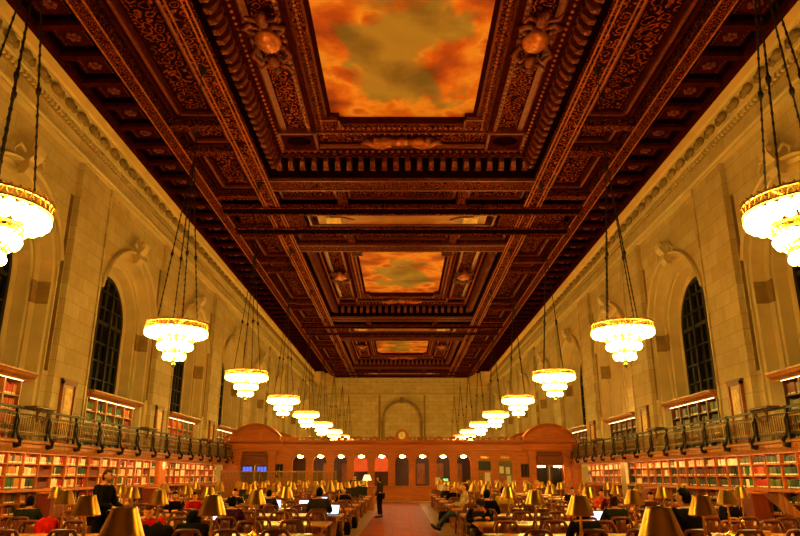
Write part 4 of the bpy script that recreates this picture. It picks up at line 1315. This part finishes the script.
# clock on the centre of the cresting
t = thing('clock', 'round pale clock in a small gabled wooden case on the screen top', 'clock', (0,EY-.12,3.98))
m = MB(); m.prism([(-.62,0),(.62,0),(.5,.2),(.42,.5),(.2,.74),(0,.82),(-.2,.74),(-.42,.5),(-.5,.2)], lambda a,b,q: (a,q,b), -.1, .12); m.build('case', M['wood_red'], t)
m = MB(); m.lathe([(.001,0),(.25,0),(.25,.03),(.001,.03)], 20); m.xform(Matrix.Translation((0,-.1,.38)) @ Matrix.Rotation(pi/2,4,'X')); m.build('dial', M['clock_face'], t)
m = MB(); m.lathe([(.25,0),(.3,0),(.3,.05),(.25,.05),(.25,0)], 20, cap=False); m.xform(Matrix.Translation((0,-.1,.38)) @ Matrix.Rotation(pi/2,4,'X')); m.build('bezel', M['brass_light'], t)
m = MB(); m.box(-.012,.012,-.145,-.135,.38,.56); m.box(-.1,.01,-.145,-.135,.37,.395); m.build('hands', M['black'], t)

# bronze grille partition left of the aisle, before the screen
t = thing('grille_partition', 'low bronze grille fence standing before the left portal and arches', 'partition', (0,44.8,0))
m = MB(); m.box(-11.4, -4.2, -.04, .04, 1.93, 2.0); m.box(-11.4, -4.2, -.03, .03, .1, .16); m.build('rail', M['brass_dull'], t)
for i in range(7):
    m = MB(); x = -11.4+i*1.2; m.box(x-.05, x+.05, -.05, .05, 0, 2.04); m.build('post', M['bronze'], t)
for i in range(6):
    m = MB(); x = -11.4+i*1.2
    for q in range(12): m.box(x+.1+q*.085, x+.14+q*.085, -.015, .015, .16, 1.93)
    m.build('slat_panel', M['bronze'], t)
# service desk left of the aisle
t = thing('service_desk', 'red brown wooden service desk at the end of the left tables', 'desk', (-1.95,37.6,0))
m = MB(); m.bbox(-.55,.5,-.5,.5,0,1.12,.02); m.build('body', M['wood_red'], t)
m = MB(); m.bbox(-.62,.57,-.57,.57,1.12,1.18,.015); m.build('top', M['wood'], t)
m = MB(); m.bbox(-.42,.38,-.52,-.49,.14,1.0,.01); m.build('front_panel', M['wood'], t)
t = thing('shaded_lamp', 'small lamp with pale glowing shade on the service desk', 'lamp', (px_x(367,37.4,1.5),37.4,1.18))
m = MB(); m.lathe([(.001,0),(.1,0),(.1,.02),(.03,.05),(.05,.2),(.02,.32)], 10); m.build('base', M['brass_light'], t, True)
m = MB(); m.lathe([(.24,.3),(.14,.58),(.12,.58),(.22,.3),(.24,.3)], 14, cap=False); m.build('shade', M['shade_cream'], t, True)
m = MB(); m.lathe([(.001,0),(.12,0),(.17,.1),(.001,.1)], 8)
for i in range(9):
    a = i*2*pi/9; m.tube([(0,0,.08),(.14*cos(a),.14*sin(a),.2),(.28*cos(a),.28*sin(a),.16)], [.02,.035,.008], 5)
o = tag(m.build('potted_plant', M['leaf']), 'small green plant on the service desk beside the aisle', 'plant'); o.location = (-2.25,37.3,1.18)
# signs by the counter right of the aisle
t = thing('notice_stand', 'white notice on a stand at the right aisle edge', 'notice stand', (px_x(444,40.5,1),40.5,0))
m = MB(); m.box(-.27,.27,-.02,.02,.35,1.25); m.build('sheet', M['white'], t)
m = MB(); m.tube([(0,.03,0),(0,.03,1.2)], .03, 6); m.lathe([(.001,0),(.25,0),(.25,.03),(.001,.03)], 10); m.build('stand', M['black'], t)
t = thing('display_terminal', 'small black terminal with green lit display by the white notice', 'terminal', (px_x(445.5,41.6,1.4),41.6,0))
m = MB(); m.bbox(-.22,.22,-.05,.05,1.2,1.62,.01); m.build('housing', M['black'], t)
m = MB(); m.box(-.15,.15,-.056,-.05,1.3,1.55); m.build('display', M['green_screen'], t)
m = MB(); m.box(-.05,.05,-.03,.03,.03,1.2); m.box(-.2,.2,-.2,.2,0,.03); m.build('stand', M['black'], t)
m = MB(); m.box(-.14,.14,-.015,.015,1.2,1.62); m.box(-.03,.03,0,.03,0,1.2); m.box(-.16,.16,-.14,.14,0,.03)
o = tag(m.build('counter_sign', M['white']), 'narrow white sign left of the green display terminal', 'sign'); o.location = (px_x(437.8,41.8,1.4),41.8,0)
for i,(px,Y) in enumerate(((512.5,36),(531.5,38))):
    m = MB(); m.box(-.13,.13,-.012,.012,0,.28); m.box(-.1,.1,-.06,.06,-.02,0)
    o = tag(m.build('table_sign', M['sign_tan']), ('tan card sign standing on a far right table, nearer the aisle','tan card sign standing on a far right table by the portal')[i], 'sign'); o.location = (px_x(px,row_y(9+i),.9), row_y(9+i), .78+.02)
# ------------------------------------------------------------------ people
SKIN = {n: plain('skin '+n, c, .55, var=.06) for n, c in dict(light=(226,156,108), mid=(210,138,92), dark=(120,72,46)).items()}
HAIR = {n: plain('hair '+n, c, .6, var=.4, scale=30, spec=.06) for n, c in dict(black=(18,13,10), brown=(70,38,18), fair=(168,116,56), grey=(176,160,136)).items()}
EYE = plain('eye dark', (20,14,10), .3, var=0)
SHOE = plain('dark shoe leather', (30,18,12), .4, var=.2)
SIT = dict(pelvis=(0,0,.54), spine=(0,.01,.74), chest=(0,.03,.94), neck=(0,.05,1.09), head=(0,.08,1.21),
           shL=(-.18,.03,1.02), shR=(.18,.03,1.02), elL=(-.26,.16,.8), elR=(.26,.16,.8), wrL=(-.14,.4,.83), wrR=(.14,.4,.83),
           hipL=(-.1,.02,.53), hipR=(.1,.02,.53), knL=(-.13,.44,.53), knR=(.13,.44,.53), anL=(-.13,.42,.1), anR=(.13,.42,.1), toL=(-.14,.58,.04), toR=(.14,.58,.04))
STAND = dict(pelvis=(0,0,.94), spine=(0,-.01,1.14), chest=(0,0,1.34), neck=(0,.02,1.51), head=(0,.05,1.63),
           shL=(-.19,0,1.43), shR=(.19,0,1.43), elL=(-.24,.0,1.14), elR=(.24,.0,1.14), wrL=(-.22,.1,.9), wrR=(.22,.1,.9),
           hipL=(-.1,0,.92), hipR=(.1,0,.92), knL=(-.1,.03,.5), knR=(.11,.02,.5), anL=(-.1,-.02,.09), anR=(.12,-.03,.09), toL=(-.12,.14,.04), toR=(.15,.13,.04))
R_BODY = dict(pelvis=.13, spine=.12, chest=.14, neck=.055, head=.05, sh=.07, el=.042, wr=.03, hip=.09, kn=.055, an=.04, to=.035)
PENDING = []
def rad(n, extra):
    k = n[:-1] if n[-1] in 'LR' and n[:-1] in R_BODY else n
    r = R_BODY[k]+extra
    return (r*1.18, r*.85) if k in ('pelvis','spine','chest') else (r, r)
def skin_obj(name, J, edges, order, extra, mat, sub=1):
    me = bpy.data.meshes.new(name)
    idx = {n:i for i,n in enumerate(order)}
    me.from_pydata([J[n] for n in order], [(idx[a],idx[b]) for a,b in edges], [])
    o = bpy.data.objects.new(name, me); COL.objects.link(o)
    md = o.modifiers.new('skin','SKIN'); md.use_smooth_shade = True
    if not me.skin_vertices:
        raise RuntimeError('no skin layer')
    sv = me.skin_vertices[0].data
    for n,i in idx.items(): sv[i].radius = rad(n, extra.get(n, extra['*']))
    sv[0].use_root = True
    s = o.modifiers.new('sub','SUBSURF'); s.levels = sub; s.render_levels = sub
    return o
def head_parts(m, c, yaw, pitch, k=1.):
    """skull with brow, nose, chin and ears; facing +Y before turning"""
    T = Matrix.Translation(c) @ Matrix.Rotation(yaw,4,'Z') @ Matrix.Rotation(pitch,4,'X') @ Matrix.Scale(k,4)
    n, mm = 16, 12; rings = []; s0 = len(m.v); m.m = 0
    for i in range(mm+1):
        t = -pi/2+pi*i/mm; z = .118*sin(t); w = max(cos(t),.03); ring = []
        for j in range(n):
            a = 2*pi*j/n; cx, cy = cos(a), sin(a)
            rx, ry = .076, .096
            if z < -.02: rx *= 1-.22*min(1,(-z-.02)/.09); ry *= 1-.1*min(1,(-z-.02)/.09)
            y = ry*w*cy + (.012 if z < -.05 and cy > 0 else 0)
            if cy > .5 and -.005 < z < .035: y -= .008*cy            # eye sockets
            ring.append((rx*w*cx, y, z))
        rings.append(ring)
    m.loft(rings)
    m.loft([[(-.008,.085,.03),(.008,.085,.03),(.004,.096,.03)],[(-.014,.086,-.012),(.014,.086,-.012),(0,.12,-.01)],[(-.012,.085,-.024),(.012,.085,-.024),(0,.1,-.024)]])
    for s in (-1,1): m.sphere((s*.078,-.002,.0), (.012,.022,.034), 6, 5)
    m.m = 1
    for s in (-1,1): m.sphere((s*.03,.086,.02), (.013,.006,.007), 6, 4)
    m.m = 2; m.sphere((0,.09,-.052), (.022,.007,.006), 6, 4)
    m.m = 0
    m.xform(T, s0)
    return T
def hand(m, el, wr, side, curl=.6):
    d = (Vector(wr)-Vector(el)).normalized(); up = Vector((0,0,1))
    lat = d.cross(up); lat = lat.normalized() if lat.length > .1 else Vector((1,0,0))
    nrm = lat.cross(d).normalized()
    w = Vector(wr); m.m = 0
    def P(a, b, c): return tuple(w + d*a + lat*b + nrm*c)
    m.loft([[P(a,b*h,c*g) for b,c in ((-1,-.6),(-.6,-1),(.6,-1),(1,-.6),(1,.6),(.6,1),(-.6,1),(-1,.6))] for a,h,g in ((-.02,.026,.022),(.03,.036,.018),(.085,.042,.014))])
    for q, L in ((-.03,.062),(-.01,.074),(.011,.07),(.031,.055)):
        m.tube([P(.075,q,0),P(.085+L*.45,q*1.1,-.012*curl),P(.085+L*.75,q*1.1,-.035*curl),P(.085+L*.9,q*1.1,-.06*curl)], [.0105,.0095,.0085,.006], 6)
    t = side
    m.tube([P(.02,t*.028,-.004),P(.05,t*.055,-.012),P(.085,t*.06,-.025)], [.013,.011,.007], 6)
def hair_mesh(T, style):
    m = MB(); n, mm = 16, 10; rings = []
    for i in range(mm+1):
        t = pi/2 - pi*.74*i/mm
        ring = []
        for j in range(n):
            a = 2*pi*j/n; cx, cy = cos(a), sin(a)
            z = .128*sin(t); w = max(cos(t),.03)
            front = cy > .25
            if front: z = max(z, .055+.03*(1-cy))                    # hairline above the brow
            elif cy > -.2: z = max(z, -.02 if style == 'short' else -.09)
            else: z = max(z, -.075 if style == 'short' else -.16)
            w = sqrt(max(.0009, 1-min(1,abs(z)/.13)**2)) if z > 0 else (1 if style == 'long' else max(.75,w))
            ring.append((.086*w*cx, (.106 if cy < 0 else .1)*w*cy-.004, z))
        rings.append(ring)
    m.loft(rings, cap=False)
    if style == 'long':
        m.loft([[(x*f,-.05+y*g,z) for x,y in ((-.09,.03),(-.07,-.05),(0,-.075),(.07,-.05),(.09,.03),(0,.02))] for z,f,g in ((.03,1,1),(-.1,1.05,1),(-.22,.9,.8),(-.27,.4,.5))])
    if style == 'bun': m.sphere((0,-.11,.07), (.05,.045,.05), 8, 6)
    m.xform(T)
    return m
def cap_mesh(T):
    m = MB(); m.lathe([(.098,.03),(.102,.07),(.08,.115),(.03,.135),(.002,.138)], 14)
    m.xform(Matrix.Scale(1.06,4,(0,1,0)))
    m.loft([[(x,.08,z) for x,z in ((-.07,.035),(.07,.035),(.07,.045),(-.07,.045))],[(x,.17,z-.015) for x,z in ((-.05,.035),(.05,.035),(.05,.042),(-.05,.042))]])
    m.xform(T)
    return m
def hood_mesh(T):
    m = MB(); rings = []
    for i in range(9):
        t = pi/2-pi*.8*i/8; w = max(cos(t),.04)
        rings.append([(.115*w*cos(a), (.13 if sin(a)<0 else .105)*w*sin(a)-.015, .145*sin(t)+(.05 if sin(a) > .3 and sin(t) < .2 else 0)) for a in (2*pi*j/14 for j in range(14))])
    m.loft(rings, cap=False); m.xform(T)
    return m
def person(label, x, y, rz, pose='sit', top='black', legs='black', hair='black', style='short', skin='mid', s=1., J=None, lean=0., yaw=0., pitch=0., z=0., held=None):
    P = dict(SIT if pose == 'sit' else STAND)
    if lean:
        piv = Vector(P['pelvis']); Rm = Matrix.Rotation(-lean,3,'X')
        for n in ('spine','chest','neck','head','shL','shR'):
            P[n] = tuple(piv + Rm @ (Vector(P[n])-piv))
        if pose == 'sit':
            d = Vector(P['chest'])-Vector(SIT['chest'])
            for n in ('elL','elR'): P[n] = tuple(Vector(P[n])+d*.7)
            for n in ('wrL','wrR'): P[n] = tuple(Vector(P[n])+Vector((0,d.y*.5,0)))
    if J: P.update(J)
    root = thing('person', label, 'person', (x,y,z), rz); root.scale = (s,s,s)
    torso = ['pelvis','spine','chest','neck']; te = [('pelvis','spine'),('spine','chest'),('chest','neck')]
    arms = ['shL','elL','wrL','shR','elR','wrR']; ae = [('chest','shL'),('shL','elL'),('elL','wrL'),('chest','shR'),('shR','elR'),('elR','wrR')]
    leg = ['hipL','knL','anL','toL','hipR','knR','anR','toR']; le = [('pelvis','hipL'),('hipL','knL'),('knL','anL'),('anL','toL'),('pelvis','hipR'),('hipR','knR'),('knR','anR'),('anR','toR')]
    body = skin_obj('body', P, te+[('neck','head')]+ae+le, torso+['head']+arms+leg, {'*':0}, None)
    jk = dict(P)
    jk['neck'] = tuple(Vector(P['neck'])*.72+Vector(P['chest'])*.28)
    for a in 'LR': jk['wr'+a] = tuple(Vector(P['wr'+a])*.93+Vector(P['el'+a])*.07)
    jacket = skin_obj('jacket', jk, te+ae, torso+arms, {'*':.022,'neck':.03,'chest':.03}, None)
    tj = dict(P)
    for a in 'LR': tj['an'+a] = tuple(Vector(P['an'+a])*.95+Vector(P['kn'+a])*.05)
    trs = skin_obj('trousers', tj, [e for e in le if 'to' not in e[1]], ['pelvis']+[q for q in leg if q[:2] != 'to'], {'*':.018}, None)
    PENDING.append((root, P, body, jacket, trs, top, legs, hair, style, skin, yaw, pitch, lean))
    return root, P
def finish_people():
    bpy.context.view_layer.update()
    dg = bpy.context.evaluated_depsgraph_get()
    got = []
    for (root,P,body,jacket,trs,*r) in PENDING:
        row = []
        for o in (body,jacket,trs):
            me = bpy.data.meshes.new_from_object(o.evaluated_get(dg))
            row.append(([tuple(v.co) for v in me.vertices],[tuple(p.vertices) for p in me.polygons]))
            bpy.data.meshes.remove(me)
        got.append(row)
    for (root,P,body,jacket,trs,top,legs,hair,style,skin,yaw,pitch,lean), row in zip(PENDING, got):
        for o in (body,jacket,trs): 
            d = o.data; bpy.data.objects.remove(o); bpy.data.meshes.remove(d)
        m = MB(); m.add(*row[0])
        T = head_parts(m, Vector(P['head']), yaw, pitch-lean*.5)
        hand(m, P['elL'], P['wrL'], 1); hand(m, P['elR'], P['wrR'], -1)
        m.build('body', [SKIN[skin], EYE, SKIN['dark']], root, True)
        m = MB(); m.add(*row[1]); m.build('jacket', CLOTH[top], root, True)
        m = MB(); m.add(*row[2]); m.build('trousers', CLOTH[legs], root, True)
        if style == 'cap': hair_mesh(T,'short').build('hair', HAIR[hair], root, True); cap_mesh(T).build('cap', CLOTH['olive'], root, True)
        elif style == 'hood': hood_mesh(T).build('hood', CLOTH[top], root, True)
        else: hair_mesh(T, style).build('hair', HAIR[hair], root, True)
        for a, s in (('L',-1),('R',1)):
            an, to = Vector(P['an'+a]), Vector(P['to'+a]); d = (to-an); d.normalize()
            m = MB(); m.tube([an-d*.05+Vector((0,0,-.02)), an*.5+to*.5+Vector((0,0,-.012)), to, to+d*.05], [.045,.05,.045,.025], 8); m.build('shoe', SHOE, root, True)
def near(k): return row_y(k)-.82
def far(k): return row_y(k)+.86
def at(px, Y, z=1.1): return px_x(px, Y, z), Y
# standing figures
x,y = at(105, 13.45, 1.6)
person('person in black standing in profile on the left among the brass lamps', x, y, -pi/2-.15, 'stand', 'black','black','brown','short','mid', 1.04, yaw=-.1, pitch=.05, J=dict(elL=(-.26,.1,1.14),elR=(.26,.1,1.14),wrL=(-.16,.34,1.08),wrR=(.16,.34,1.1)))
x,y = at(380, 30.6, 1.)
person('person in dark coat and black trousers standing alone in the aisle', x, y, 1.2, 'stand', 'olive','black','brown','long','light', .97, yaw=.2, J=dict(elR=(.26,.06,1.16),wrR=(.2,.28,1.16)))
x,y = at(361.5, 39, 1.)
person('person in dark clothes standing behind the service desk', x-.4, y+.2, pi, 'stand', 'black','black','black','short','light', 1.)
SEAT = [
 # px, Y, rz, label, top, legs, hair, style, skin, lean, yaw, scale
 (27, near(3), .1, 'person in dark green jacket seated with back turned, far left by the shelves', 'green','maroon','black','short','mid',.1,0,1),
 (152, far(2), pi+.2, 'person in bright red top bent over the nearest left table', 'red','black','brown','short','light',.45,0,1),
 (177, far(4), pi, 'person in black reading at the third left table beside the white pages', 'black','black','black','short','light',.15,0,1),
 (193, near(2), .25, 'person in black coat hunched low at the nearest left table', 'black','charcoal','black','hood','mid',.75,0,1.05),
 (229, near(3), -.1, 'person in purple jacket behind a large brass lamp on the left', 'purple','black','black','short','mid',.2,0,1),
 (319, near(4), .05, 'person in olive jacket with black hair seen from behind beside the laptop', 'olive','black','black','short','mid',.05,-.1,1.08),
 (236, far(5), pi, 'person in black facing the camera far back on the left', 'black','black','black','short','light',.1,0,1),
 (268, near(5), 0, 'person in charcoal seen from behind between two left lamps', 'charcoal','black','black','short','mid',.1,0,1),
 (344, far(6), pi, 'person in black behind the glowing small laptop left of aisle', 'black','black','black','short','light',.1,0,1),
 (197, far(4), pi, 'person in red top far back on the left side', 'red','black','black','short','light',.2,0,1),
 (476, far(3), pi+.15, 'person in cap and navy top looking down at a dark tablet', 'navy','olive','brown','cap','light',.5,0,1),
 (486, near(4), -.3, 'person in black jacket seated behind the one in a cap', 'black','black','black','short','mid',.15,-.3,1.05),
 (504, near(5), .0, 'person in yellow shirt with black hair seen from behind on the right', 'yellow','black','black','short','mid',.05,0,1.05),
 (453, far(7), pi, 'person in black with red lit face far along the right aisle edge', 'black','black','black','short','light',.1,0,1),
 (588, near(2), .0, 'hooded person in black as a dark shape before a big lamp', 'black','black','black','hood','mid',.4,0,1),
 (616, near(3), .05, 'person in dark green coat with tied up hair beside the bright laptop', 'green','black','brown','bun','mid',.05,0,1),
 (689, near(2), .25, 'person in black jacket with black hair in right foreground, head turned left', 'black','black','black','short','light',.0,.55,1.14),
 (727, far(3), pi, 'person in navy jacket behind the right foreground lamps', 'navy','black','black','short','light',.2,0,1),
 (600, far(5), pi, 'person in orange top facing the camera in the right middle rows', 'orange','black','black','short','light',.15,.2,1),
 (612, near(5), .1, 'person in maroon top among the right middle rows', 'maroon','black','brown','short','light',.1,.4,1),
 (571, far(6), pi, 'person in charcoal far back behind the right lamps', 'charcoal','black','black','short','light',.1,0,1),
 (648, far(4), pi, 'person in brown top behind lamps on the right side', 'brown','black','black','short','light',.2,0,1),
 (447, far(8), pi, 'person in dark clothes farthest along the right aisle edge', 'charcoal','black','black','short','light',.1,0,1),
]
def take_chair(x, y):
    best = None
    for (sg,k,sd), row in CHAIRS.items():
        if sg*x < 0: continue
        for i, c in enumerate(row):
            d = abs(c.location.x-x)+3*abs(c.location.y-y)
            if best is None or d < best[0]: best = (d, row, i, sg)
    d, row, i, sg = best
    row[i].location.x = x; row[i].location.y = y; row[i].rotation_euler.z = 0 if abs(row[i].rotation_euler.z) < 1 else pi
    for j in range(i+1, len(row)):                      # keep neighbours clear
        lim = abs(row[j-1].location.x)+.58
        if abs(row[j].location.x) < lim: row[j].location.x = sg*lim
    for j in range(i-1, -1, -1):
        lim = abs(row[j+1].location.x)-.58
        if abs(row[j].location.x) > lim: row[j].location.x = sg*lim
for (px,Y,rz,lab,top,legs,hair,style,skin,lean,yaw,s) in SEAT:
    x,y = at(px, Y)
    take_chair(x, y)
    person(lab, x, y, rz, 'sit', top, legs, hair, style, skin, s, lean=lean, yaw=yaw)
# reader in a white shirt stretched out sideways with legs in the aisle
x = px_x(458, far(5), 1.0); take_chair(x+.1, far(5))
person('person in white shirt and jeans lounging sideways with legs stretched into the aisle', x+.1, far(5), pi/2-.1, 'sit', 'white','denim','brown','short','light', 1.12, lean=-.3, pitch=-.1,
       J=dict(knL=(-.12,.38,.5),knR=(.12,.4,.48),anL=(-.1,.7,.16),anR=(.12,.64,.12),toL=(-.1,.81,.22),toR=(.13,.77,.14),elL=(-.26,.0,.78),elR=(.26,.02,.78),wrL=(-.12,.2,.76),wrR=(.12,.22,.76)))
finish_people()
x,y = at(478, far(3)-.42)
t = thing('tablet', 'dark tablet held up by the person in a cap', 'tablet', (x,y,.78), .1)
m = MB(); m.bbox(-.13,.13,-.008,.008,0,.19,.004); m.build('case', M['black'], t)
# the mass of the remaining books
o = MASS.build('book_rows', [BMAT[c] for c in PALN]+[BLABEL])
o['kind'] = 'stuff'; tag(o, 'rows of remaining books filling the shelves of both side walls', 'books')
# ------------------------------------------------------------------ camera, world, view
w = bpy.data.worlds.new('night'); SC.world = w; w.use_nodes = True
w.node_tree.nodes['Background'].inputs[0].default_value = (.004,.003,.003,1)
w.node_tree.nodes['Background'].inputs[1].default_value = 1.
cd = bpy.data.cameras.new('camera'); cam = bpy.data.objects.new('camera', cd); COL.objects.link(cam)
cam.location = (0,0,CAM_H); cam.rotation_euler = (pi/2+PITCH, 0, 0)
cd.sensor_width = 36; cd.lens = 36*F_PX/800; cd.shift_x = -2/800; cd.clip_end = 300
SC.camera = cam
vs = SC.view_settings
vs.view_transform = 'Standard'; vs.look = 'None'; vs.gamma = 1; vs.use_curve_mapping = False
vs.exposure = 0.75
SC.cycles.use_denoising = True
SC.cycles.max_bounces = 6; SC.cycles.diffuse_bounces = 4; SC.cycles.glossy_bounces = 3
SC.cycles.sample_clamp_indirect = 6
